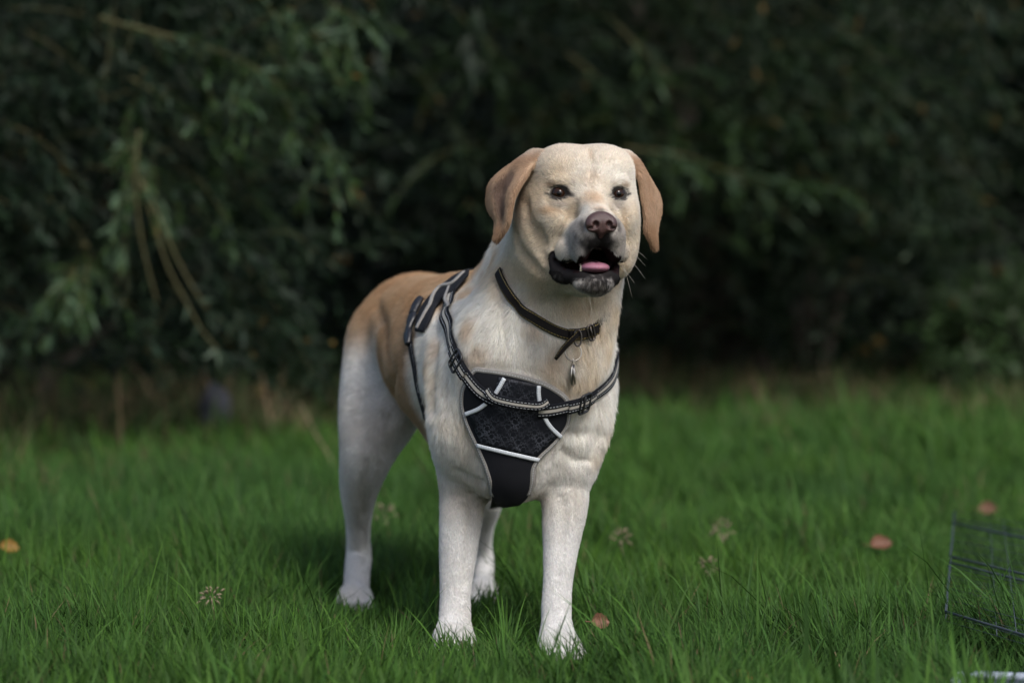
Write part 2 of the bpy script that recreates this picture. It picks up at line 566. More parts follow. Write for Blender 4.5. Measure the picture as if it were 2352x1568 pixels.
# philtrum and eye openings
DOG += [hcone((0, 0.112, -0.066), (0, 0.106, -0.090), 0.0022, 0.0022, 0.004, 'sub')]
EYES = []
for s in (-1, 1):
    ea = 0.0462 if s < 0 else 0.0432
    DOG += [he((s * ea, 0.0215, -0.0032), (0.0128, 0.014, 0.0084), 0.003, 'sub', rz=-s * 0.35)]
    EYES.append(H(s * (ea - 0.0006), -0.0006, -0.0030))
# nose leather
NX = -0.0035
NOSE = [he((NX, 0.103, -0.049), (0.0210, 0.014, 0.0160), 0.01)]
for s in (-1, 1):
    NOSE += [he((NX + s * 0.0125, 0.107, -0.0525), (0.0112, 0.0105, 0.0118), 0.005)]
NOSE += [hcone((NX, 0.108, -0.061), (NX, 0.102, -0.069), 0.006, 0.004, 0.006)]
for s in (-1, 1):
    NOSE += [he((NX + s * 0.0098, 0.119, -0.0535), (0.0050, 0.009, 0.0060), 0.002, 'sub'),
             he((NX + s * 0.0165, 0.116, -0.0585), (0.0070, 0.0055, 0.0022), 0.002, 'sub')]
NOSE += [hcone((NX, 0.121, -0.046), (NX, 0.114, -0.068), 0.0012, 0.0014, 0.002, 'sub')]

# ears: folded sheets, control grids in the head frame (rows from the root down, columns front edge -> back edge)
def sheet(ctrl, nu, nv):
    ctrl = np.asarray(ctrl, float)
    rows = np.stack([catmull(r, nv) for r in ctrl])
    return np.stack([catmull(rows[:, j], nu) for j in range(nv)], 1)
def px2(p):                      # (px, py, b) -> world with head-frame b
    px, py, b = p
    d = 3.60 - b * math.cos(HYAW)
    for _ in range(3):
        w = W(px, py, d); d += (toH(w)[1] - b) / math.cos(HYAW)
    return W(px, py, d)
def zz(rows, bs):
    return [[(1081.8 + x / 3.704, 298 + y / 3.704, bb) for (x, y), bb in zip(r, b)] for r, b in zip(rows, bs)]
EAR_R = zz([[(605, 205), (572, 190), (535, 192), (505, 210)],
            [(500, 320), (440, 275), (385, 290), (340, 345)],
            [(425, 440), (335, 400), (250, 400), (190, 445)],
            [(365, 560), (290, 540), (205, 530), (150, 565)],
            [(335, 680), (275, 670), (210, 660), (160, 670)],
            [(315, 790), (280, 780), (240, 775), (215, 765)],
            [(275, 870), (255, 870), (232, 865), (218, 850)],
            [(222, 935), (220, 935), (217, 932), (214, 925)]],
           [(-.040, -.060, -.075, -.090), (-.030, -.052, -.070, -.098), (-.020, -.060, -.070, -.104), (-.018, -.064, -.070, -.104),
            (-.022, -.060, -.066, -.096), (-.028, -.054, -.060, -.084), (-.038, -.046, -.054, -.070), (-.050, -.052, -.054, -.058)])
EAR_L = zz([[(1280, 205), (1305, 198), (1325, 200), (1345, 215)],
            [(1370, 300), (1392, 272), (1412, 275), (1430, 335)],
            [(1440, 420), (1468, 400), (1500, 425), (1520, 465)],
            [(1462, 550), (1488, 540), (1540, 530), (1588, 575)],
            [(1482, 670), (1502, 665), (1550, 660), (1600, 680)],
            [(1490, 770), (1510, 775), (1545, 785), (1580, 780)],
            [(1490, 850), (1512, 870), (1540, 885), (1568, 870)],
            [(1532, 945), (1540, 948), (1552, 950), (1566, 940)],
            [(1558, 1000), (1560, 1003), (1562, 1004), (1566, 1000)]],
           [(-.040, -.060, -.075, -.090), (-.036, -.050, -.072, -.098), (-.036, -.048, -.068, -.104), (-.036, -.048, -.060, -.104),
            (-.036, -.046, -.054, -.096), (-.038, -.044, -.050, -.084), (-.042, -.046, -.050, -.074), (-.048, -.050, -.052, -.062), (-.053, -.054, -.055, -.057)])
EARS = []
for grid in (EAR_R, EAR_L):
    S = sheet([[px2(p) for p in row] for row in grid], 60, 28)
    EARS.append(S.reshape(-1, 3))
    rr = np.full(S.shape[:2], 0.0040); rr *= np.interp(np.linspace(0, 1, S.shape[0]), [0, .7, 1], [1.0, .75, .42])[:, None]
    DOG.append(cloud(S.reshape(-1, 3), rr.ravel(), 0.007))

# ---- creases and muscle edges, pressed into the surface
def crease(pts, r, depth=0.5, k=0.008, world=False):
    P = np.array([p[:2] for p in pts], float)
    Q, ok = raymarch(DOG, P[:, 0], P[:, 1]); Q = Q[ok]
    if len(Q) < 3: return
    N = sdf_grad(DOG, Q, 0.006)
    rr = r * np.sin(np.linspace(0.15, PI - 0.15, len(Q))) ** 0.5
    DOG.append(chain(Q + N * (rr * (1 - depth))[:, None], rr, k, 'sub'))
def fz(*pts): return [(1081.8 + x / 3.704, 298 + y / 3.704) for x, y in pts]
SHR = 0.0
crease(fz((1015, 190), (1015, 270), (1020, 340), (1030, 400)), 0.0050, 0.45, 0.012)
crease(fz((650, 600), (690, 650), (750, 680), (820, 700)), 0.0035, 0.5, 0.008)
crease(fz((1210, 620), (1260, 680), (1290, 760)), 0.0035, 0.5, 0.008)
crease(fz((900, 640), (860, 720), (800, 800), (745, 900), (700, 990)), 0.0050, 0.45, 0.012)
crease(fz((640, 960), (610, 900), (600, 830)), 0.0040, 0.5, 0.010)
crease(fz((480, 640), (500, 760), (560, 880), (600, 1000), (640, 1120)), 0.0060, 0.40, 0.016)
crease(fz((400, 900), (430, 1010), (520, 1120), (620, 1220)), 0.0060, 0.40, 0.014)
crease(fz((810, 1420), (800, 1500), (790, 1570)), 0.0050, 0.5, 0.010)
crease(fz((990, 1410), (1000, 1500), (990, 1570)), 0.0050, 0.5, 0.010)
crease([(1190, 700), (1196, 750), (1210, 800), (1216, 850)], 0.0075, 0.45, 0.016)
crease([(1150, 690), (1158, 740), (1165, 800)], 0.0060, 0.4, 0.014)
crease([(1300, 985), (1330, 992), (1360, 990), (1385, 998)], 0.0060, 0.45, 0.014)
crease([(1290, 1030), (1320, 1050), (1352, 1052)], 0.0060, 0.45, 0.014)
crease([(1372, 930), (1366, 990), (1352, 1050)], 0.0060, 0.4, 0.014)
crease([(1052, 1075), (1080, 1092), (1105, 1100)], 0.0060, 0.5, 0.014)
crease([(1085, 1130), (1078, 1200), (1074, 1270), (1070, 1340)], 0.0055, 0.4, 0.012)
crease([(1290, 1140), (1296, 1200), (1292, 1260), (1284, 1320)], 0.0055, 0.4, 0.012)
crease([(1010, 700), (1008, 770), (1000, 850), (998, 930)], 0.0110, 0.42, 0.022)
crease([(915, 850), (903, 900), (888, 960)], 0.0100, 0.45, 0.020)
crease([(845, 1060), (838, 1120), (834, 1180)], 0.0060, 0.4, 0.012)
crease([(835, 1215), (838, 1260), (834, 1300)], 0.0040, 0.5, 0.009)
crease([(870, 700), (890, 760), (900, 830)], 0.0100, 0.35, 0.022)
# ------------------------------------------------------------------ coat colours, painted by place on the body
CREAM = np.array([0.76, 0.655, 0.51]); WHITE = np.array([0.86, 0.83, 0.77]); TAN = np.array([0.53, 0.345, 0.195])
LTAN = np.array([0.60, 0.44, 0.285]); GREY = np.array([0.34, 0.31, 0.29]); BLACK = np.array([0.018, 0.016, 0.016]); RUST = np.array([0.42, 0.26, 0.15])
MAUVE = np.array([0.21, 0.145, 0.115]); LEG = np.array([0.71, 0.70, 0.685])

def hp(x, y, b):     # head-frame place of a face landmark seen at (x, y) of the enlarged face
    return px2((1081.8 + x / 3.704, 298 + y / 3.704, b))

def blend(C, P, c, r, col, amt=1.0, soft=0.5, n=None):
    r = np.asarray(r, float)
    d = np.sqrt((((P - c) @ HR / r) ** 2).sum(1)) if r.ndim else np.sqrt(((P - c) ** 2).sum(1)) / r
    if n is not None: d = d + n
    w = (1 - smooth01(d, 1 - soft, 1)) * amt
    return C + (col - C) * w[:, None]

def seg_dist(P, pts):
    out = np.full(len(P), 9.0)
    for a, b in zip(pts[:-1], pts[1:]):
        ab = b - a; t = np.clip(((P - a) @ ab) / (ab @ ab), 0, 1)
        out = np.minimum(out, np.sqrt(((P - a - t[:, None] * ab) ** 2).sum(1)))
    return out

EARC = [e.mean(0) for e in EARS]
def ear_mask(P):
    w = np.zeros(len(P))
    for S, r in zip(EARS, (0.05, 0.05)):
        Q = P; lo = S.min(0) - 0.012; hi = S.max(0) + 0.012
        m = ((Q > lo) & (Q < hi)).all(1)
        if m.any():
            q = Q[m]; best = np.full(len(q), 9.0)
            T = S[::3]
            for i in range(0, len(q), 6000):
                d = np.sqrt(np.maximum((q[i:i + 6000] ** 2).sum(1)[:, None] + (T * T).sum(1)[None] - 2 * q[i:i + 6000] @ T.T, 0))
                best[i:i + 6000] = d.min(1)
            w[m] = np.maximum(w[m], 1 - smooth01(best, 0.0065, 0.0100))
    return w

_seen = {}
def nearest_seen(px, py, d):
    if (px, py) not in _seen:
        q, ok = raymarch(DOG, [px], [py]); _seen[(px, py)] = q[0] if ok[0] else W(px, py, d)
    return _seen[(px, py)]

def mouth_mask(P, N):
    h = toH(P); n = N @ HR
    a, b, c = h.T
    out = np.zeros(len(P))
    hs = np.flatnonzero((np.abs(a) < .08) & (b > -0.04) & (b < .12) & (c < -0.075) & (c > -0.150))
    if not len(hs): return out
    solid = [p for p in DOG if p.op == 'add']
    m = 1 - smooth01(sdf_eval(solid, P[hs]), -0.0045, -0.0020)
    m *= (b[hs] > 0)
    back = (np.abs(a[hs]) < .047) & (b[hs] < .045) & (c[hs] > -.122) & (c[hs] < -.084) & (n[hs, 1] > .25)
    roof = (np.abs(a[hs]) < .032) & (b[hs] < .088) & (c[hs] < -.084) & (c[hs] > -.118) & (n[hs, 2] < -.45)
    floor_ = (np.abs(a[hs]) < .036) & (b[hs] < .068) & (c[hs] < -.108) & (c[hs] > -.135) & (n[hs, 2] > .45)
    inner = (np.abs(a[hs]) < .026) & (b[hs] < .088) & (c[hs] < -.086) & (c[hs] > -.114) & (n[hs, 0] * np.sign(a[hs]) < -.35)
    out[hs] = np.maximum(m, (back | roof | floor_ | inner).astype(float))
    return out

def coat(P, N):
    C = np.tile(CREAM, (len(P), 1))
    n1 = vnoise(P, 11, 1); n2 = vnoise(P, 34, 2); n3 = vnoise(P, 110, 3)
    x, y, z = P.T
    h = toH(P); a, b, c = h.T
    head = (1 - smooth01(np.sqrt((h + np.array([0, .03, .03])) ** 2 @ np.ones(3)), 0.15, 0.19))
    # chest and neck: white with warm blotches
    w = smooth01(n1 + 0.4 * n2, -0.95, 0.05)
    C = CREAM + (WHITE - CREAM) * w[:, None]
    body = 1 - head
    # tan saddle, rump and flank
    back = smooth01(y, 3.90, 4.02)
    t = smooth01(z + 0.025 * n1 + 0.012 * n2, 0.425, 0.545)
    flank = smooth01(y + 0.03 * n1, 3.90, 3.97) * (1 - smooth01(y + 0.02 * n1, 4.16, 4.27)) * smooth01(z, 0.26, 0.36)
    tanw = np.maximum(back * t, 0.95 * flank) * body
    col = TAN + (LTAN - TAN) * smooth01(n2 * 0.6 + n1, -0.6, 0.9)[:, None]
    C = C + (col - C) * tanw[:, None]
    # nape and side of the neck in front of the harness strap
    for q, r, am in (((1108, 610, 3.97), 0.056, .8), ((1080, 680, 3.91), 0.042, .75), ((1080, 750, 3.86), 0.036, 0.6), ((1098, 812, 3.80), 0.034, 0.5), ((1075, 640, 3.92), 0.05, .9),
                     ((1140, 590, 3.90), 0.035, 0.5), ((1180, 560, 3.84), 0.035, 0.3), ((1190, 470, 3.70), 0.04, 0.35), ((1215, 600, 3.74), 0.04, 0.3),
                     ((1225, 750, 3.64), 0.030, 0.35), ((1260, 830, 3.63), 0.030, 0.3), ((1100, 1100, 3.78), 0.016, 0.5), ((1000, 800, 3.88), 0.04, 0.4)):
        cc = nearest_seen(*q)
        C = blend(C, P, cc, r, LTAN, am, 0.9, 0.35 * n2)
    # legs
    lw = (1 - smooth01(z + 0.02 * n1, 0.15, 0.38))
    legc = LEG * (1 + 0.05 * n2)[:, None]
    C = C + (legc - C) * (0.85 * lw)[:, None]
    hind = smooth01(y, 4.14, 4.24) * (1 - smooth01(z + 0.02 * n1, 0.42, 0.51))
    C = C + (LEG * 1.02 - C) * (0.85 * hind)[:, None]
    # ---- head
    F = CREAM + (WHITE - CREAM) * smooth01(n1 * 0.7 + n2 * 0.3 + 0.25, -0.5, 0.6)[:, None]
    top = smooth01(c, 0.02, 0.05)
    F = F + (np.array([0.80, 0.72, 0.61]) - F) * (0.7 * top)[:, None]
    L = [((1010, 440), 0, (0.028, 0.05, 0.024), LTAN, .6), ((1060, 590), .05, (0.024, 0.04, 0.026), LTAN, .75), ((1090, 665), .09, (0.020, 0.03, 0.008), TAN, .45),
         ((1010, 250), -.02, (0.007, 0.05, 0.018), LTAN, .35), ((880, 470), .01, (0.010, 0.03, 0.010), GREY, .3), ((1180, 470), .01, (0.008, 0.03, 0.010), GREY, .3),
         ((700, 470), 0, (0.014, 0.03, 0.007), LTAN, .7), ((1290, 470), 0, (0.012, 0.03, 0.007), LTAN, .7),
         ((660, 690), .01, (0.024, 0.04, 0.010), LTAN, .8), ((860, 720), .05, (0.010, 0.04, 0.026), LTAN, .5),
         ((780, 640), .01, (0.026, 0.04, 0.010), GREY * 1.35, .6), ((1230, 640), .01, (0.022, 0.04, 0.014), GREY * 1.35, .55),
         ((460, 700), -.06, (0.02, 0.05, 0.05), LTAN, .55), ((420, 560), -.06, (0.014, 0.05, 0.03), TAN, .55),
         ((1300, 760), .02, (0.010, 0.04, 0.03), LTAN, .4), ((1430, 800), -.04, (0.010, 0.05, 0.06), GREY, .35)]
    for (zx, zy), bb, r, colr, am in L:
        F = blend(F, P, hp(zx, zy, bb), r, colr, am, 0.95, 0.12 * n3)
    # greying muzzle with dark specks
    mz = smooth01(b, 0.030, 0.062) * (1 - smooth01(c, -0.052, -0.030)) 
    mcol = np.array([0.47, 0.44, 0.415])
    F = F + (mcol - F) * (0.85 * mz)[:, None]
    sp = smooth01(vnoise(P, 330, 9), 0.35, 0.7) * mz
    F = F * (1 - 0.30 * sp)[:, None]
    # black round the nose and down the upper lip
    nb = [((960, 800), .10, (.006, .03, .020), .75), ((1250, 800), .10, (.005, .03, .020), .55), ((1110, 690), .10, (.024, .02, .005), .5)]
    for (zx, zy), bb, r, am in nb:
        F = blend(F, P, hp(zx, zy, bb), r, BLACK * 3, am, 0.9, 0.3 * n3)
    F = blend(F, P, H(NX, .085, -.070), (.041, .035, .038), BLACK * 9, .6, 0.6, 0.3 * n3)
    F = blend(F, P, H(NX, .095, -.074), (.0315, .036, .027), BLACK * 1.6, .95, 0.55, 0.22 * n3)
    F = blend(F, P, H(NX, .080, -.092), (.026, .03, .012), BLACK, .9, 0.5, 0.3 * n3)
    # lip line: lower lip black, chin greyish black, inside of the mouth dark
    dl = seg_dist(P, LIPW)
    F = F + (BLACK - F) * (1 - smooth01(dl + 0.0012 * n3, 0.0118, 0.0148))[:, None]
    chin = blend(np.zeros((len(P), 3)), P, H(-.002, .078, -.140), (.033, .030, .017), np.ones(3), 1, 0.5, 0.2 * n3)[:, 0]
    salt = smooth01(vnoise(P, 260, 5) + 0.5 * vnoise(P, 600, 6), -0.2, 0.9)
    F = F + ((BLACK * 2 + (np.array([0.42, 0.39, 0.37]) - BLACK * 2) * salt[:, None]) - F) * chin[:, None]
    edge = [H(-.056, .002, -.092), H(-.048, .026, -.1035), H(-.030, .062, -.1075), H(-.014, .092, -.100), H(NX, .100, -.094), H(.010, .092, -.099), H(.027, .062, -.108), H(.046, .026, -.104), H(.054, .002, -.092)]
    de = seg_dist(P, edge)
    F = F + (BLACK - F) * (1 - smooth01(de + 0.001 * n3, 0.003, 0.0065))[:, None]
    ins = mouth_mask(P, N)
    F = F + (np.array([0.016, 0.007, 0.007]) - F) * ins[:, None]
    # eye rims
    for e in EYES:
        he_ = toH(e[None])[0]
        ax = P - H(he_[0], 0.012, he_[2])
        q = ax @ HR
        d = np.sqrt((q[:, 0] / 0.0160) ** 2 + ((q[:, 2]) / 0.0122) ** 2 + (q[:, 1] / 0.03) ** 2)
        F = F + (BLACK - F) * (0.97 * (1 - smooth01(d + 0.06 * n3, 0.92, 1.12)))[:, None]
        s_ = np.sign(he_[0])
        F = blend(F, P, H(he_[0] - s_ * .0175, .012, he_[2] - .004), (.009, .02, .0055), BLACK, .9, 0.7, 0.15 * n3)
        F = blend(F, P, H(he_[0] - s_ * .026, .012, he_[2] - .004), (.011, .02, .010), GREY * .6, .55, 0.9, 0.3 * n3)
        F = blend(F, P, H(he_[0] + s_ * .0165, .008, he_[2] - .001), (.006, .02, .004), BLACK, .8, 0.7)
    C = C + (F - C) * head[:, None]
    # ears
    em = ear_mask(P)
    ec = np.array([0.54, 0.385, 0.265]) + (np.array([0.46, 0.295, 0.180]) - np.array([0.54, 0.385, 0.265])) * smooth01(n2 + n1 * .5, -.5, .9)[:, None]
    hol = [hp(250, 500, -.06), hp(255, 660, -.05), hp(330, 400, -.05)]
    mv = (1 - smooth01(seg_dist(P, [hol[2], hol[0], hol[1]]), 0.008, 0.020))
    ec = ec + (MAUVE - ec) * (0.9 * mv)[:, None]
    tip = 1 - smooth01(c, -0.075, -0.045)
    ec = ec + (RUST * 0.8 - ec) * (0.7 * tip)[:, None]
    C = C + (ec - C) * (em * (1 - smooth01(c + 0.006 * n2, 0.048, 0.074)))[:, None]
    return np.clip(C, 0.004, 0.9)
# ------------------------------------------------------------------ dog body mesh
dog = empty('dog', (0.0, 3.95, 0.0), 'pale yellow labrador in black harness standing in the grass with its mouth open', 'dog')
BV, BQ = sdf_mesh(DOG, (-0.36, 3.38, -0.01), (0.26, 4.85, 0.83), 0.003)
# keep only the largest connected shell
def shells(nv, Q):
    lab = np.arange(nv)
    E = np.vstack([Q[:, [0, 1]], Q[:, [1, 2]], Q[:, [2, 3]], Q[:, [3, 0]]])
    while True:
        m = np.minimum(lab[E[:, 0]], lab[E[:, 1]])
        new = lab.copy(); np.minimum.at(new, E[:, 0], m); np.minimum.at(new, E[:, 1], m)
        new = new[new]
        if (new == lab).all(): return lab
        lab = new
lab = shells(len(BV), BQ)
u_, cn_ = np.unique(lab, return_counts=True)
keep = lab == u_[cn_.argmax()]
rem = np.cumsum(keep) - 1
BQ = rem[BQ[keep[BQ].all(1)]]; BV = BV[keep]
hm = np.sqrt(((BV - HO) ** 2).sum(1)) < 0.22
BV[hm] = project(DOG, BV[hm], 0.0, 1)
BN = sdf_grad(DOG, BV)
BC = coat(BV, BN)
m_skin = mat_attr('coat_skin', 'coat', 0.75, 0.06)
body = mesh_np('body', BV, BQ, m_skin, dog, True, {'coat': ('POINT', BC * 0.78)})

# nose, eyes, tongue, teeth
m_nose = mat_plain('nose_leather', (0.058, 0.029, 0.026), 0.34, noise=0.35, scale=160, bump=0.5, bscale=900)
nv, nq = sdf_mesh(NOSE, H(0, .1, -.05) - .04, H(0, .1, -.05) + .04, 0.0009)
mesh_np('nose', nv, nq, m_nose, dog)
m_eye = mat_attr('eye_ball', 'iris', 0.05, 0.25)
m_eye.node_tree.nodes['Principled BSDF'].inputs['Coat Weight'].default_value = 0.0
m_eye.node_tree.nodes['Principled BSDF'].inputs['Coat Roughness'].default_value = 0.02
for e in EYES:
    u = np.linspace(0, PI, 49); v = np.linspace(0, 2 * PI, 65)[:-1]
    look = unit(hb * 0.9 + ha * (0.10 * np.sign(toH(e[None])[0][0])) + np.array([-0.03, -0.2, 0.0])); s1 = unit(np.cross(look, [0, 0, 1])); s2 = np.cross(look, s1)
    r = 0.0126 + 0.0008 * np.exp(-(u / 0.5) ** 2)
    V = (np.cos(u) * r)[:, None, None] * look + (np.sin(u) * r)[:, None, None] * (np.cos(v)[None, :, None] * s1 + np.sin(v)[None, :, None] * s2)
    V = V.reshape(-1, 3) + e
    F = np.array([(i * 64 + k, i * 64 + (k + 1) % 64, (i + 1) * 64 + (k + 1) % 64, (i + 1) * 64 + k) for i in range(48) for k in range(64)])
    ang = np.repeat(u, 64); vv = np.tile(v, 49)
    iris = np.tile(np.array([0.020, 0.009, 0.005]), (len(V), 1)) * (1 + 0.5 * np.sin(vv * 23) * np.sin(vv * 7 + 1))[:, None]
    iris[ang < 0.30] = (0.002, 0.002, 0.002)
    iris[(ang > 0.78)] = (0.010, 0.006, 0.005)
    iris[(ang > 1.15)] = (0.10, 0.07, 0.06)
    mesh_np('eye', V, F, m_eye, dog, True, {'iris': ('POINT', iris)})
m_tongue = mat_plain('tongue', (0.30, 0.125, 0.175), 0.4, noise=0.12, scale=300, bump=0.5, bscale=1200, sss=0.15)
TG = [hcone((-.002, .020, -.108), (-.0045, .064, -.1135), 0.0175, 0.0190, 0.01, flat=((0, 0, 1), 2.6)),
      he((-.0045, .066, -.1145), (.0205, .020, .0068), 0.008)]
TG += [hcone((-.0045, .02, -.099), (-.0045, .088, -.1085), 0.0010, 0.0008, 0.004, 'sub')]
tv, tq = sdf_mesh(TG, H(0, .05, -.115) - .06, H(0, .05, -.115) + .06, 0.0012)
mesh_np('tongue', tv, tq, m_tongue, dog)
m_tooth = mat_plain('tooth', (0.48, 0.43, 0.32), 0.4)
for s_, l in ((-1, 0.0125),):
    pth = catmull([H(-.004 + s_ * .0215, .066, -.121), H(-.004 + s_ * .0220, .069, -.121 + l * .55), H(-.004 + s_ * .0225, .067, -.121 + l)], 8)
    V, F = tube_mesh(pth, np.linspace(0.0022, 0.0006, 8), 10)
    mesh_np('tooth', V, F, m_tooth, dog)

# ------------------------------------------------------------------ fur
def flow(P, N):
    h = toH(P)
    tail = np.array([-0.33, 0.944, 0.0])
    head = 1 - smooth01(np.sqrt(((h + np.array([0, .03, .03])) ** 2).sum(1)), 0.12, 0.20)
    fh = unit(h - np.array([0, 0.125, -0.035])) @ HR.T
    fh = fh + 0.25 * (h[:, 2:3] < -0.05) * np.array([0, 0, -1.0])
    x, y, z = P.T
    front = 1 - smooth01(y, 3.80, 3.98)
    fb = tail[None] * (0.35 + 0.9 * (1 - front))[:, None] + np.array([0, 0, -1.0])[None] * (0.45 + 0.75 * front)[:, None]
    low = 1 - smooth01(z, 0.17, 0.36)
    fb = fb * (1 - low)[:, None] + np.array([0, 0.05, -1.0]) * low[:, None]
    F = fb * (1 - head)[:, None] + fh * head[:, None]
    em = ear_mask(P) * (1 - smooth01(h[:, 2], 0.02, 0.06))
    F = F * (1 - em)[:, None] + np.array([0, 0.1, -1.0]) * em[:, None]
    n = np.stack([vnoise(P, 26, 21), vnoise(P, 26, 22), vnoise(P, 26, 23)], 1) * 0.30 + np.stack([vnoise(P, 85, 24), vnoise(P, 85, 25), vnoise(P, 85, 26)], 1) * 0.30
    n *= ((1 - 0.5 * head) * (1 - 0.55 * low))[:, None]
    F = unit(F) + n
    F = F - N * (F * N).sum(1)[:, None]
    return unit(F), head, em, low

def hair_object(name, PTS, R, C, mat, parent):
    """PTS (n, k, 3)"""
    n, k, _ = PTS.shape
    hcv = bpy.data.hair_curves.new(name)
    hcv.add_curves([k] * n)
    hcv.attributes['position'].data.foreach_set('vector', PTS.astype(np.float32).ravel()) if 'position' in hcv.attributes else hcv.points.foreach_set('position', PTS.astype(np.float32).ravel())
    ra = hcv.attributes.get('radius') or hcv.attributes.new('radius', 'FLOAT', 'POINT')
    ra.data.foreach_set('value', R.astype(np.float32).ravel())
    ca = hcv.attributes.new('coat', 'FLOAT_COLOR', 'CURVE')
    ca.data.foreach_set('color', np.concatenate([C, np.ones((n, 1))], 1).astype(np.float32).ravel())
    hcv.materials.append(mat)
    return link(name, hcv, parent)

def sample_tris(V, Q, n, weight):
    T = np.vstack([Q[:, [0, 1, 2]], Q[:, [0, 2, 3]]])
    A = V[T[:, 0]]; B = V[T[:, 1]]; Cc = V[T[:, 2]]
    ar = 0.5 * np.linalg.norm(np.cross(B - A, Cc - A), axis=1) * weight[T[:, 0]]
    i = rng.choice(len(T), n, p=ar / ar.sum())
    r1 = np.sqrt(rng.random(n)); r2 = rng.random(n)
    w = np.stack([1 - r1, r1 * (1 - r2), r1 * r2], 1)
    return i, T[i], w

def grow_fur(n):
    view = unit(BV - np.array([0, 0, CAMH]))
    facing = -(view * BN).sum(1)
    h = toH(BV)
    wt = np.where(facing > -0.25, 1.0, 0.30)
    wt = wt * np.where(np.sqrt((h ** 2).sum(1)) < 0.2, 2.0, 1.0) * np.where((BV[:, 2] < 0.32) & (BV[:, 1] < 4.1), 1.5, 1.0)
    _, T, w = sample_tris(BV, BQ, n, wt)
    mix = lambda A: (A[T] * w[:, :, None]).sum(1)
    P = mix(BV); N = unit(mix(BN))
    h = toH(P)
    # none on the nose, the lips, the eyes, or inside the mouth
    bad = sdf_eval(NOSE, P) < 0.001
    bad |= seg_dist(P, LIPW) < 0.0108
    bad |= mouth_mask(P, N) > 0.4
    for e in EYES:
        he_ = toH(e[None])[0]; q = h - np.array([he_[0], .012, he_[2]])
        bad |= ((q / np.array([.0152, .03, .0112])) ** 2).sum(1) < 1
    bad |= gear_cover(P, N)
    ok = ~bad
    P, N = P[ok], N[ok]; h = h[ok]
    F, head, em, low = flow(P, N)
    C = coat(P, N)
    x, y, z = P.T
    L = 0.0110 + 0.0045 * (1 - smooth01(y, 3.80, 4.0)) * smooth01(z, 0.25, 0.4)
    L = L * (1 - low) + 0.0056 * low
    L = L * (1 - head) + 0.0056 * head
    muz = smooth01(h[:, 1], 0.03, 0.06) * (np.abs(h[:, 2] + .07) < .09)
    L = L * (1 - muz * head) + 0.0036 * muz * head
    L = L * (1 - em) + 0.0060 * em
    L = L * (0.65 + 0.7 * rng.random(len(P)))
    lift = 0.26 + 0.10 * rng.random(len(P)) + 0.10 * vnoise(P, 60, 31)
    lift = lift + 0.10 * smooth01(z, .3, .45) * (1 - head)
    lift = lift * (1 - 0.45 * low)
    jit = rng.normal(0, 0.10, P.shape) * (1 - 0.4 * low)[:, None]
    D0 = unit(F + N * (lift * 1.7)[:, None] + jit)
    D1 = unit(F + N * (lift * 0.35)[:, None] + jit * 1.2 + np.array([0, 0, -0.06]))
    k = 4
    pts = np.empty((len(P), k, 3))
    pts[:, 0] = P - N * 0.0008
    pts[:, 1] = P + D0 * (L * 0.34)[:, None]
    pts[:, 2] = pts[:, 1] + unit(D0 * 0.45 + D1)* (L * 0.34)[:, None]
    pts[:, 3] = pts[:, 2] + D1 * (L * 0.34)[:, None]
    cov = gear_cover(pts[:, 3], N, 0.95)
    sc = np.where(cov, 0.55, 1.0)[:, None, None]
    pts = pts[:, :1] + (pts - pts[:, :1]) * sc
    w0 = 0.00020 + 0.00002 * head + 0.00008 * low
    R = np.stack([w0, w0 * 0.95, w0 * 0.7, w0 * 0.12], 1)
    br = 1 + 0.08 * rng.normal(0, 1, len(P)) + (0.10 * vnoise(P * np.array([1, 1, .45]), 130, 41) + 0.07 * vnoise(P, 300, 42)) * (1 - 0.75 * np.maximum(low, head))
    C = np.clip(C * np.clip(br, 0.55, 1.5)[:, None] * (1 + rng.normal(0, 0.02, C.shape)), 0.004, 0.92)
    return pts, R, C
FUR_N = 720000
# ------------------------------------------------------------------ harness and collar, laid on the body surface
COVER = []     # (points, radius) where the coat is pressed flat
def surf(pts):
    """surface points under frame pixels, or given 3-D points pulled to the surface"""
    out = []
    for p in pts:
        if len(p) == 2:
            q, ok = raymarch(DOG, [p[0]], [p[1]])
            out.append(q[0])
        else:
            out.append(project(DOG, W(*p)[None], 0.0, 8)[0])
    return np.array(out)

def smooth_path(P, it=3):
    for _ in range(it): P[1:-1] = 0.5 * P[1:-1] + 0.25 * (P[:-2] + P[2:])
    return P

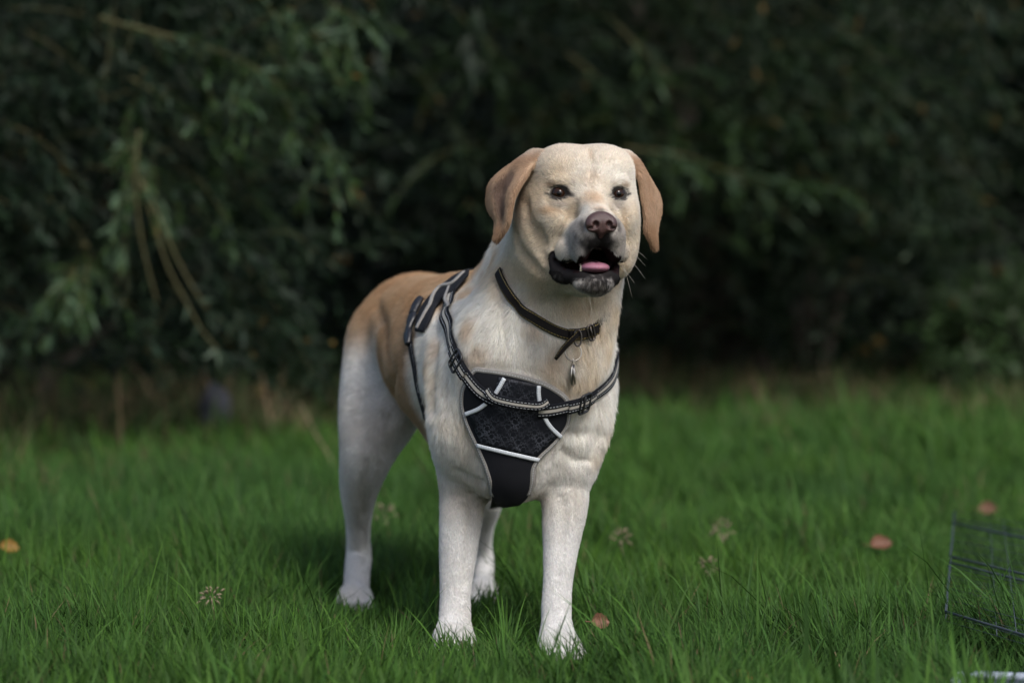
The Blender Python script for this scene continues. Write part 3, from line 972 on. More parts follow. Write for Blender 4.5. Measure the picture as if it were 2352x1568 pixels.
def ribbon_geo(pts, width, off, th, nu=7, step=0.004, lift=None, raw=False):
    P = pts if raw else surf(pts)
    n = max(6, int(np.linalg.norm(np.diff(P, axis=0), axis=1).sum() / step))
    P = catmull(P, n)
    G = sdf_grad(DOG, P, 0.006)
    if not raw:
        P = project(DOG, P, off, 3)
        P = smooth_path(P, 4)
        G = sdf_grad(DOG, P, 0.008)
    G = smooth_path(G.copy(), 6); G = unit(G)
    if lift is not None: P = P + G * np.interp(np.linspace(0, 1, n), *lift)[:, None]
    T = unit(np.gradient(P, axis=0)); B = unit(np.cross(T, G))
    wd = width if np.isscalar(width) else np.interp(np.linspace(0, 1, n), np.linspace(0, 1, len(width)), width)
    wd = np.full(n, wd) if np.isscalar(wd) else wd
    u = np.linspace(-1, 1, nu)
    X = P[:, None] + B[:, None] * (u[None, :, None] * wd[:, None, None] * 0.5)
    X = X.reshape(-1, 3)
    if not raw:
        v = sdf_eval(DOG, X); g = sdf_grad(DOG, X, 0.006)
        lo_ = off if lift is None else off
        X = X + g * np.clip(lo_ - v, 0, 0.02)[:, None]
        if lift is None:
            v = sdf_eval(DOG, X); X = X - g * np.clip(v - off - 0.002, 0, 0.006)[:, None]
    GG = np.repeat(G, nu, 0)
    s = np.concatenate([[0], np.cumsum(np.linalg.norm(np.diff(P, axis=0), axis=1))])
    top = X + GG * th; bot = X
    edge = np.tile(np.abs(u) > 0.99, n)
    top = top - GG * (edge * th * 0.45)[:, None]
    V = np.vstack([top, bot]); m = n * nu
    F = []
    for i in range(n - 1):
        for j in range(nu - 1):
            a = i * nu + j
            F.append((a, a + 1, a + nu + 1, a + nu)); F.append((m + a, m + a + nu, m + a + nu + 1, m + a + 1))
        a = i * nu; F.append((a, a + nu, m + a + nu, m + a))
        a = i * nu + nu - 1; F.append((a, m + a, m + a + nu, a + nu))
    for j in range(nu - 1):
        F.append((j, m + j, m + j + 1, j + 1)); a = (n - 1) * nu + j; F.append((a, a + 1, m + a + 1, m + a))
    su = np.concatenate([np.tile(u, n)] * 2); sv = np.concatenate([np.repeat(s, nu)] * 2)
    return V, np.array(F), su, sv, P, G, T

def ribbon(name, pts, width, off, th, mat, parent, cover=True, **kw):
    V, F, su, sv, P, G, T = ribbon_geo(pts, width, off, th, **kw)
    if cover: COVER.append((P, (width if np.isscalar(width) else max(width)) * 0.5))
    mesh_np(name, V, F, mat, parent, True, {'su': ('POINT', su), 'sv': ('POINT', sv)})
    return P, G, T

def math_node(nt, op, a, b=None, clamp=False):
    n = nt.nodes.new('ShaderNodeMath'); n.operation = op; n.use_clamp = clamp
    for i, v in enumerate((a, b)):
        if v is None: continue
        if isinstance(v, (int, float)): n.inputs[i].default_value = v
        else: nt.links.new(v, n.inputs[i])
    return n.outputs[0]

def mat_strap(name, base, centre=None, cw=0.3, stitch=(0.7, 0.7, 0.68), lines=(0.56,), lw=0.055, period=0.0055, rough=0.9, weave=True):
    m = bpy.data.materials.new(name); nt, b = nodes_of(m)
    au = nt.nodes.new('ShaderNodeAttribute'); au.attribute_name = 'su'
    av = nt.nodes.new('ShaderNodeAttribute'); av.attribute_name = 'sv'
    U = math_node(nt, 'ABSOLUTE', au.outputs['Fac'])
    cur = None
    def mix(fac, A, Bc):
        x = nt.nodes.new('ShaderNodeMix'); x.data_type = 'RGBA'
        nt.links.new(fac, x.inputs['Factor'])
        if isinstance(A, tuple): x.inputs['A'].default_value = (*A, 1)
        else: nt.links.new(A, x.inputs['A'])
        x.inputs['B'].default_value = (*Bc, 1)
        return x.outputs['Result']
    cur = base
    if centre:
        cur = mix(math_node(nt, 'LESS_THAN', U, cw), cur, centre)
    dash = math_node(nt, 'LESS_THAN', math_node(nt, 'FRACT', math_node(nt, 'DIVIDE', av.outputs['Fac'], period)), 0.62)
    for l in lines:
        near = math_node(nt, 'LESS_THAN', math_node(nt, 'ABSOLUTE', math_node(nt, 'SUBTRACT', U, l)), lw)
        cur = mix(math_node(nt, 'MULTIPLY', near, dash), cur, stitch)
    if isinstance(cur, tuple): b.inputs['Base Color'].default_value = (*cur, 1)
    else: nt.links.new(cur, b.inputs['Base Color'])
    b.inputs['Roughness'].default_value = rough
    b.inputs['Specular IOR Level'].default_value = 0.12
    if weave:
        w1 = math_node(nt, 'SINE', math_node(nt, 'MULTIPLY', av.outputs['Fac'], 4200.0))
        w2 = math_node(nt, 'SINE', math_node(nt, 'MULTIPLY', au.outputs['Fac'], 60.0))
        bp = nt.nodes.new('ShaderNodeBump'); bp.inputs['Strength'].default_value = 0.5; bp.inputs['Distance'].default_value = 0.0006
        nt.links.new(math_node(nt, 'MULTIPLY', w1, w2), bp.inputs['Height'])
        nt.links.new(bp.outputs['Normal'], b.inputs['Normal'])
    return m

M_WEB = mat_strap('striped_webbing', (0.009, 0.010, 0.013), (0.44, 0.41, 0.36), 0.23, (0.62, 0.64, 0.66), lw=0.04)
M_GIRTH = mat_strap('black_webbing', (0.010, 0.011, 0.014), None, 0, (0.40, 0.40, 0.40), (0.55,), 0.04)
M_PIPE = mat_strap('grey_binding', (0.27, 0.255, 0.235), None, 0, (0.50, 0.50, 0.50), (0.0,), 0.16, 0.0042)
M_REFL = mat_strap('reflective_tape', (0.62, 0.65, 0.68), None, 0, (0.10, 0.10, 0.11), (0.62,), 0.07, 0.004, 0.35, False)
M_COLLAR = mat_strap('stitched_leather', (0.010, 0.008, 0.007), None, 0, (0.30, 0.23, 0.09), (0.76,), 0.06, 0.0048, 0.65, False)
M_BLACK = mat_plain('black_padded_fabric', (0.0085, 0.009, 0.012), 0.85, spec=0.25, noise=0.3, scale=30, bump=0.35, bscale=900)
M_PLAST = mat_plain('black_buckle_plastic', (0.012, 0.012, 0.014), 0.38, bump=0.1, bscale=700)
M_METAL = mat_plain('worn_steel', (0.46, 0.43, 0.39), 0.28, 1.0, noise=0.25, scale=500)
M_DARKM = mat_plain('dark_metal', (0.11, 0.095, 0.085), 0.35, 0.9, noise=0.25, scale=400)

def mat_meshfab():
    m = bpy.data.materials.new('open_mesh_fabric'); nt, b = nodes_of(m)
    au = nt.nodes.new('ShaderNodeAttribute'); au.attribute_name = 'su'
    av = nt.nodes.new('ShaderNodeAttribute'); av.attribute_name = 'sv'
    cx = nt.nodes.new('ShaderNodeCombineXYZ'); nt.links.new(au.outputs['Fac'], cx.inputs[0]); nt.links.new(av.outputs['Fac'], cx.inputs[1])
    vo = nt.nodes.new('ShaderNodeTexVoronoi'); vo.voronoi_dimensions = '2D'; vo.inputs['Scale'].default_value = 430; vo.inputs['Randomness'].default_value = 0.25
    nt.links.new(cx.outputs[0], vo.inputs['Vector'])
    dots = math_node(nt, 'LESS_THAN', vo.outputs['Distance'], 0.34)
    # printed paw marks: a pad with four toes, repeated in loose rows
    def paw_mask(ox, oy, cell):
        def fr(v, o): return math_node(nt, 'SUBTRACT', math_node(nt, 'FRACT', math_node(nt, 'ADD', math_node(nt, 'DIVIDE', v, cell), o)), 0.5)
        X, Y = fr(au.outputs['Fac'], ox), fr(av.outputs['Fac'], oy); tot = None
        for (px, py, r) in ((0, .12, .17), (-.26, -.06, .09), (-.10, -.22, .095), (.10, -.22, .095), (.26, -.06, .09)):
            dx = math_node(nt, 'SUBTRACT', X, px); dy = math_node(nt, 'SUBTRACT', Y, py)
            d2 = math_node(nt, 'ADD', math_node(nt, 'MULTIPLY', dx, dx), math_node(nt, 'MULTIPLY', dy, dy))
            k = math_node(nt, 'LESS_THAN', d2, r * r)
            tot = k if tot is None else math_node(nt, 'MAXIMUM', tot, k)
        return tot
    pm = math_node(nt, 'MAXIMUM', paw_mask(0.0, 0.0, 0.021), paw_mask(0.5, 0.5, 0.021))
    n = nt.nodes.new('ShaderNodeTexNoise'); n.inputs['Scale'].default_value = 26; n.inputs['Detail'].default_value = 3
    nt.links.new(cx.outputs[0], n.inputs['Vector'])
    amt = nt.nodes.new('ShaderNodeMapRange'); amt.inputs['From Min'].default_value = 0.38; amt.inputs['From Max'].default_value = 0.66
    amt.inputs['To Min'].default_value = 0.06
    nt.links.new(n.outputs['Fac'], amt.inputs['Value'])
    f = math_node(nt, 'MULTIPLY', math_node(nt, 'MULTIPLY', dots, math_node(nt, 'SUBTRACT', 1.0, pm)), amt.outputs[0])
    mx = nt.nodes.new('ShaderNodeMix'); mx.data_type = 'RGBA'
    mx.inputs['A'].default_value = (0.006, 0.007, 0.010, 1); mx.inputs['B'].default_value = (0.12, 0.127, 0.15, 1)
    nt.links.new(f, mx.inputs['Factor']); nt.links.new(mx.outputs['Result'], b.inputs['Base Color'])
    b.inputs['Roughness'].default_value = 0.6; b.inputs['Specular IOR Level'].default_value = 0.2
    return m
M_MESHF = mat_meshfab()

def patch(name, Lp, Rp, off, th, mat, parent, nu=26, nv=44, bulge=0.0, cover=True, drape=0):
    """padded sheet between two edge curves given in frame pixels, laid on the body"""
    Lc = catmull(np.array(Lp, float), nv); Rc = catmull(np.array(Rp, float), nv)
    u = np.linspace(0, 1, nu)
    G = Lc[:, None] * (1 - u)[None, :, None] + Rc[:, None] * u[None, :, None]
    if bulge:
        w = (4 * u * (1 - u))[None, :] * np.exp(-np.linspace(0, 5, nv))[:, None]
        G[:, :, 1] -= bulge * w
    g = G.reshape(-1, 2)
    P, ok = raymarch(DOG, g[:, 0], g[:, 1], off)
    P = P.reshape(nv, nu, 3)
    # a cloth bridges the hollows instead of sinking into them
    for _ in range(drape):
        A = P.copy(); A[1:-1, 1:-1] = (P[:-2, 1:-1] + P[2:, 1:-1] + P[1:-1, :-2] + P[1:-1, 2:]) / 4
        up = A[:, :, 1] < P[:, :, 1]
        P = np.where(up[:, :, None], A, P * 0.7 + A * 0.3)
    P = P.reshape(-1, 3)
    v = sdf_eval(DOG, P); N = sdf_grad(DOG, P, 0.01)
    P = P + N * np.clip(off - v, 0, 0.01)[:, None]
    m = nv * nu
    V = np.vstack([P + N * th, P])
    F = []
    for i in range(nv - 1):
        for j in range(nu - 1):
            a = i * nu + j
            F.append((a, a + nu, a + nu + 1, a + 1)); F.append((m + a, m + a + 1, m + a + nu + 1, m + a + nu))
        for a, sgn in ((i * nu, 1), (i * nu + nu - 1, -1)):
            F.append((a, m + a, m + a + nu, a + nu)[::sgn])
    for j in range(nu - 1):
        F.append((j, j + 1, m + j + 1, m + j)); a = (nv - 1) * nu + j; F.append((a, m + a, m + a + 1, a + 1))
    PG3 = P.reshape(nv, nu, 3)
    gu = np.concatenate([np.zeros((nv, 1)), np.cumsum(np.linalg.norm(np.diff(PG3, axis=1), axis=2), 1)], 1); gu -= gu[:, nu // 2][:, None]
    gv = np.repeat(np.concatenate([[0], np.cumsum(np.linalg.norm(np.diff(PG3[:, nu // 2], axis=0), axis=1))])[:, None], nu, 1)
    o = mesh_np(name, V, np.array(F), mat, parent, True, {'su': ('POINT', np.tile(gu.ravel(), 2)), 'sv': ('POINT', np.tile(gv.ravel(), 2))})
    if cover: COVER.append((P[::1], 0.0065))
    return o, P.reshape(nv, nu, 3), N.reshape(nv, nu, 3)

harness = empty('harness', tuple(W(1165, 930, 3.70)), 'black dog harness with a padded chest plate, reflective trim and striped straps', 'harness')
PL = [(1094, 850), (1072, 880), (1063, 915), (1069, 955), (1083, 992), (1101, 1030), (1117, 1068), (1128, 1108), (1132, 1138), (1125, 1166)]
PR = [(1256, 884), (1296, 912), (1305, 946), (1301, 972), (1274, 1012), (1240, 1046), (1224, 1072), (1220, 1108), (1210, 1138), (1192, 1156)]
plate, PG, PN = patch('chest_plate', PL, PR, 0.0045, 0.0035, M_BLACK, harness, bulge=7, drape=6)
nv_, nu_ = PG.shape[:2]
# grey binding round the plate
ringpts = np.vstack([PG[-5::-4, 0], PG[0, ::3], PG[3:-4:4, -1]])
rr = ringpts + np.vstack([PN[-5::-4, 0], PN[0, ::3], PN[3:-4:4, -1]]) * 0.0015
V, F, su, sv, *_ = ribbon_geo(rr, 0.0085, 0.005, 0.0028, nu=5, step=0.003, raw=True)
mesh_np('piping', V, F, M_PIPE, plate, True, {'su': ('POINT', su), 'sv': ('POINT', sv)})
patch('mesh_panel', [(1146, 866), (1128, 912), (1082, 950), (1090, 985), (1105, 1018)], [(1240, 884), (1243, 935), (1277, 996), (1256, 1022), (1229, 1049)],
      0.0088, 0.0006, M_MESHF, plate, cover=False, nu=24, nv=24, drape=3)
for pts in ([(1162, 866), (1147, 893), (1133, 912), (1108, 934), (1078, 948)], [(1236, 882), (1235, 902), (1242, 938), (1256, 970), (1279, 997)],
            [(1104, 1018), (1134, 1026), (1165, 1034), (1198, 1042), (1232, 1050)]):
    V, F, su, sv, *_ = ribbon_geo(pts, 0.0062, 0.0096, 0.0010, nu=5, step=0.003)
    mesh_np('reflective_trim', V, F, M_REFL, plate, True, {'su': ('POINT', su), 'sv': ('POINT', sv)})
# shoulder straps
sA = [(1079, 627), (1062, 640), (1046, 664), (1036, 701), (1036, 748), (1046, 796), (1062, 831), (1084, 866), (1110, 897), (1140, 914)]
PA, GA, TA = ribbon('strap', sA, 0.0225, 0.0055, 0.0022, M_WEB, harness, lift=([0, .75, .85, 1], [0, 0, .004, .005]))
sB = [(1234, 938), (1262, 936), (1296, 928), (1331, 918), (1368, 897), (1396, 872), (1406, 850), (1402, 800, 3.93), (1375, 720, 3.98), (1300, 640, 4.02), (1200, 612, 4.02), (1110, 612, 4.02)]
PB, GB, TB = ribbon('strap', sB, 0.0225, 0.0055, 0.0022, M_WEB, harness, lift=([0, .1, .18, 1], [.005, .004, 0, 0]))
hP, hG, hT = ribbon('grab_handle', [(1126, 890), (1140, 906), (1168, 914), (1205, 920), (1240, 922), (1254, 914)], 0.0160, 0.009, 0.0026, M_WEB, harness, cover=False,
                    lift=([0, .15, .5, .85, 1], [.003, .009, .010, .009, .003]))

def rounded_frame(c, t, n, w, l, rad, mb, bars=(0.0,)):
    """tri-glide: rounded rectangle tube with cross bars"""
    b = unit(np.cross(t, n)); pts = []
    cr = 0.005
    for sx, sy, a0 in ((1, 1, 0), (-1, 1, 90), (-1, -1, 180), (1, -1, 270)):
        for a in (0, 30, 60, 90):
            an = math.radians(a0 + a)
            pts.append(c + b * (sx * (w / 2 - cr) + cr * math.cos(an)) + t * (sy * (l / 2 - cr) + cr * math.sin(an)))
    mb.tube(np.array(pts), rad, 8, closed=True)
    for k in bars: mb.tube(np.array([c + t * k * l - b * w / 2, c + t * k * l + n * 0.001, c + t * k * l + b * w / 2]), rad, 8)
for P_, G_, T_, tgt in ((PA, GA, TA, (1062, 831)), (PB, GB, TB, (1331, 918))):
    tp = surf([tgt])[0]; i = np.argmin(((P_ - tp) ** 2).sum(1))
    mb = MB(); rounded_frame(P_[i] + G_[i] * 0.0045, T_[i], G_[i], 0.0325, 0.023, 0.0022, mb, (-0.12,))
    mb.build('slider', M_PLAST, harness)
    # doubled webbing beside the slider
    ribbon('strap_loop', P_[max(0, i - 7):i + 8:2] + G_[max(0, i - 7):i + 8:2] * 0.0035, 0.0215, 0.009, 0.0018, M_WEB, harness, cover=False, raw=True)

# back panel with its binding and the side buckle
bp_, BG, BNn = patch('back_panel', [(1078, 623), (1050, 633), (1016, 658), (986, 686), (968, 712), (958, 742), (957, 762)],
                     [(1076, 634), (1060, 652), (1046, 668), (1022, 684), (1004, 704), (990, 735), (974, 764)], 0.0050, 0.0040, M_BLACK, harness, nu=10, nv=30)
V, F, su, sv, *_ = ribbon_geo([(1072, 636), (1056, 652), (1042, 662), (1020, 666), (1005, 681), (995, 708), (980, 735), (967, 760)], 0.0085, 0.0085, 0.003, nu=5, step=0.003)
mesh_np('piping', V, F, M_PIPE, bp_, True, {'su': ('POINT', su), 'sv': ('POINT', sv)})
V, F, su, sv, *_ = ribbon_geo([(1039, 662), (1034, 680), (1032, 696), (1036, 712)], 0.007, 0.0075, 0.002, nu=5, step=0.003)
mesh_np('piping', V, F, M_PIPE, bp_, True, {'su': ('POINT', su), 'sv': ('POINT', sv)})
def buckle_piece(prof, path, off, th, name):
    """plastic piece of changing width along a surface path"""
    V, F, su, sv, P, G, T = ribbon_geo(path, prof, off, th, nu=7, step=0.0022)
    mesh_np(name, V, F, M_PLAST, harness)
    COVER.append((P, 0.009))
buckle_piece([.013, .019, .020, .017, .016], [(974, 694), (966, 708), (958, 728)], 0.006, 0.0085, 'buckle_half')
buckle_piece([.015, .020, .020, .012, .011, .020, .0205, .016, .009], [(958, 727), (953, 748), (948, 768), (949, 794)], 0.006, 0.0075, 'buckle_half')
ribbon('girth_strap', [(948, 790), (952, 815), (957, 840), (961, 871), (970, 911), (979, 942), (984, 962)], 0.0150, 0.0045, 0.002, M_GIRTH, harness)

# collar
collar = empty('collar', tuple(W(1300, 765, 3.62)), 'dark leather dog collar with yellow stitching and a metal ring below the chin', 'collar')
cvis = [(1151, 627), (1158, 645), (1172, 672), (1196, 702), (1225, 730), (1260, 753), (1291, 766), (1320, 770), (1348, 762), (1368, 750)]
CP, CG, CT = ribbon('collar_band', cvis, 0.0165, 0.0048, 0.0030, M_COLLAR, collar)
ribbon('collar_band', [(1366, 751), (1392, 730), (1402, 690, 3.86), (1370, 600, 3.95), (1270, 560, 3.98), (1180, 570, 3.93), (1146, 606, 3.84), (1152, 629)], 0.014, 0.0002, 0.0016, M_COLLAR, collar, cover=False)
def at_path(P, G, T, px_):
    tp = surf([px_])[0]; i = np.argmin(((P - tp) ** 2).sum(1)); return P[i], G[i], T[i]
c, n, t = at_path(CP, CG, CT, (1345, 764))
ribbon('collar_overlap', [(1302, 769), (1325, 768), (1346, 762), (1364, 752)], 0.0185, 0.0082, 0.0026, M_COLLAR, collar, cover=False)
mb = MB(); rounded_frame(c + n * 0.007, t, n, 0.024, 0.012, 0.0016, mb, (0.0,)); mb.build('buckle', M_DARKM, collar)
c, n, t = at_path(CP, CG, CT, (1318, 769)); b = unit(np.cross(t, n))
dn = np.array([0, 0, -1.0]); c = c + n * 0.008
mb = MB()
loop = np.array([c + n * 0.002 + dn * 0.004 + (t * 0.0055 * math.cos(a) + dn * 0.0125 * math.sin(a)) + n * 0.002 * math.cos(a) for a in np.linspace(0, 2 * PI, 28, endpoint=False)])
mb.tube(loop, 0.0014, 8, closed=True)
mb.build('d_ring', M_DARKM, collar)
tail = surf([(1322, 764), (1306, 778), (1291, 794), (1279, 810), (1270, 824)])
tg = sdf_grad(DOG, tail, 0.01)
tail = tail + tg * np.array([0.011, 0.015, 0.015, 0.014, 0.012])[:, None]
ribbon('strap_end', tail, [0.011, 0.010, 0.009, 0.008, 0.005], 0.01, 0.0028, M_COLLAR, collar, cover=False, raw=True)
kc = surf([(1310, 811)])[0]; kn = unit(sdf_grad(DOG, kc[None], 0.02)[0] + np.array([0, -0.5, 0.2])); kc = kc + kn * 0.012
k1 = unit(np.cross(kn, [0, 0, 1.0])); k2 = np.cross(k1, kn)
mb = MB()
for rad_, o_ in ((0.0134, 0.0), (0.0130, 0.0012)):
    mb.tube(np.array([kc + kn * o_ + (k1 * math.cos(a) + k2 * math.sin(a)) * rad_ for a in np.linspace(0, 2 * PI, 40, endpoint=False)]), 0.00075, 6, closed=True)
mb.build('key_ring', M_METAL, collar)
tcn = surf([(1308, 857)])[0]; tn = sdf_grad(DOG, tcn[None], 0.02)[0]; tcn = tcn + tn * 0.010
mb = MB()
def disc(c, nrm, up, ra, rb, th):
    s_ = unit(np.cross(nrm, up)); A = np.linspace(0, 2 * PI, 28, endpoint=False)
    R1 = np.array([c + s_ * ra * math.cos(a) + up * rb * math.sin(a) for a in A])
    V = np.vstack([R1 + nrm * th / 2, R1 - nrm * th / 2, c + nrm * th / 2, c - nrm * th / 2]); k = 28
    Q = np.array([(i, (i + 1) % k, k + (i + 1) % k, k + i) for i in range(k)])
    T3 = np.array([(2 * k, (i + 1) % k, i) for i in range(k)] + [(2 * k + 1, k + i, k + (i + 1) % k) for i in range(k)])
    mb.add(V, [Q, T3])
disc(tcn, unit(np.array([1.0, -0.30, 0.05])), np.array([0.03, 0, 1.0]), 0.010, 0.0165, 0.0014)
disc(tcn + np.array([0.003, 0.001, 0]), unit(np.array([1.0, -0.15, 0.0])), np.array([-0.06, 0, 1.0]), 0.009, 0.0150, 0.0012)
mb.tube(np.array([tcn + np.array([0, -0.002, 0.0205]) + np.array([math.sin(a) * 0.0012, math.cos(a) * 0.0035, math.sin(a) * 0.0048]) for a in np.linspace(0, 2 * PI, 16, endpoint=False)]), 0.0006, 5, closed=True)
mb.build('name_tag', M_METAL, collar)

def gear_cover(P, N, grow=1.0):
    hit = np.zeros(len(P), bool)
    for S, r in COVER:
        r = r * grow
        lo = S.min(0) - r; hi = S.max(0) + r
        m = np.flatnonzero(((P > lo) & (P < hi)).all(1) & ~hit)
        for i in range(0, len(m), 8000):
            q = P[m[i:i + 8000]].astype(np.float32); s = S.astype(np.float32)
            d = ((q * q).sum(1)[:, None] + (s * s).sum(1)[None] - 2 * q @ s.T).min(1)
            # straps sit just off the skin, so allow for that height
            hit[m[i:i + 8000]] = d < (r * r + 0.007 ** 2)
    return hit
fp, fr, fc = grow_fur(FUR_N)
m_fur = mat_attr('fur_strand', 'coat', 0.6, 0.2, trans=0.45)
hair_object('fur', fp, fr, fc, m_fur, dog)
# whiskers
m_wh = mat_plain('whisker', (0.62, 0.58, 0.5), 0.4)
for (zx, zy, bb), (dx, dy, db), L in (((1310, 985, .05), (.7, -.1, -.6), .055), ((1315, 1010, .045), (.75, -.3, -.5), .045), ((1300, 1060, .045), (.8, -.5, -.5), .05),
                                      ((1290, 1140, .035), (.4, -.9, -.3), .045), ((1000, 1390, .06), (.2, -1, .1), .028),
                                      ((1180, 1390, .06), (.4, -1, .1), .03), ((1260, 1150, .05), (.7, -.6, .1), .03)):
    p, ok = raymarch(DOG, [1081.8 + zx / 3.704], [298 + zy / 3.704]); p = p[0]
    if not ok[0]: p = hp(zx - 8, zy, bb)
    d = HR @ np.array([dx, db, dy]); d = d / np.linalg.norm(d)
    pth = [p + d * L * t + np.array([0, 0, -0.25 * L * t * t]) for t in np.linspace(0, 1, 9)]
    wb = MB(); wb.tube(pth, np.linspace(0.00026, 0.00008, 9), 5); wb.build('whisker', m_wh, dog)
# ------------------------------------------------------------------ ground
def mat_ground():
    m = bpy.data.materials.new('soil_and_thatch'); nt, b = nodes_of(m)
    tc = nt.nodes.new('ShaderNodeTexCoord')
    n = nt.nodes.new('ShaderNodeTexNoise'); n.inputs['Scale'].default_value = 3.0; n.inputs['Detail'].default_value = 8; n.inputs['Roughness'].default_value = 0.75
    nt.links.new(tc.outputs['Object'], n.inputs['Vector'])
    cr = nt.nodes.new('ShaderNodeValToRGB')
    cr.color_ramp.elements[0].position = 0.35; cr.color_ramp.elements[0].color = (0.014, 0.022, 0.009, 1)
    cr.color_ramp.elements[1].position = 0.7; cr.color_ramp.elements[1].color = (0.030, 0.044, 0.016, 1)
    nt.links.new(n.outputs['Fac'], cr.inputs['Fac']); nt.links.new(cr.outputs['Color'], b.inputs['Base Color'])
    b.inputs['Roughness'].default_value = 0.95
    n2 = nt.nodes.new('ShaderNodeTexNoise'); n2.inputs['Scale'].default_value = 60; nt.links.new(tc.outputs['Object'], n2.inputs['Vector'])
    bp = nt.nodes.new('ShaderNodeBump'); bp.inputs['Strength'].default_value = 0.6; bp.inputs['Distance'].default_value = 0.02
    nt.links.new(n2.outputs['Fac'], bp.inputs['Height']); nt.links.new(bp.outputs['Normal'], b.inputs['Normal'])
    return m
def gz(x, y):
    """ground height: level round the dog, gently uneven farther off"""
    P = np.stack([x, y, np.zeros_like(x)], 1)
    return (vnoise(P, 0.45, 51) * 0.05 + vnoise(P, 1.3, 52) * 0.02) * smooth01(y, 5.0, 8.0) + 0.10 * smooth01(y, 13.0, 16.0)
gx = np.concatenate([np.linspace(-150, -9, 12), np.linspace(-8.5, 8.5, 69), np.linspace(9, 150, 12)])
gy = np.concatenate([np.linspace(-60, -1, 8), np.linspace(0, 17, 69), np.linspace(18, 200, 14)])
XX, YY = np.meshgrid(gx, gy); gvx = XX.ravel(); gvy = YY.ravel()
GV = np.stack([gvx, gvy, gz(gvx, gvy)], 1); nx = len(gx)
GF = np.array([(j * nx + i, j * nx + i + 1, (j + 1) * nx + i + 1, (j + 1) * nx + i) for j in range(len(gy) - 1) for i in range(nx - 1)])
tag(mesh_np('ground', GV, GF, mat_ground()), 'dark soil under the lawn grass', 'ground', kind='structure')

# ------------------------------------------------------------------ grass
def blades(x, y, h, w, az, lean, curl, z0=None):
    """curved grass blades, 7 vertices each; az = direction of the lean"""
    n = len(x)
    base = np.stack([x, y, gz(x, y) if z0 is None else z0], 1)
    dirv = np.stack([np.cos(az), np.sin(az), np.zeros(n)], 1)
    fa = az + PI / 2 + rng.normal(0, 0.6, n)
    side = np.stack([np.cos(fa), np.sin(fa), np.zeros(n)], 1)
    V = np.empty((n, 7, 3)); 
    for k, t in enumerate((0.0, 0.38, 0.74, 1.0)):
        ang = lean + curl * t
        out = h * t * np.sin(np.clip(ang, 0, 1.9)) ; up = h * t * np.cos(np.clip(ang * 0.85, 0, 1.9))
        c = base + dirv * out[:, None] + np.array([0, 0, 1.0]) * up[:, None]
        ww = w * (0.8, 1.0, 0.7, 0)[k] * 0.5
        if k < 3:
            V[:, 2 * k] = c - side * ww[:, None]; V[:, 2 * k + 1] = c + side * ww[:, None]
        else: V[:, 6] = c
    i = np.arange(n)[:, None] * 7
    Q = np.concatenate([i + np.array([[0, 1, 3, 2]]), i + np.array([[2, 3, 5, 4]])])
    T = i + np.array([[4, 5, 6]])
    return V.reshape(-1, 3), Q, T

def scatter(y0, y1, dens, pad=0.5, spread=0.235):
    area = (y1 - y0) * 2 * (spread * (y0 + y1) / 2 + pad)
    n = int(area * dens)
    y = rng.uniform(y0, y1, n)
    x = rng.uniform(-1, 1, n) * (spread * y + pad)
    return x, y

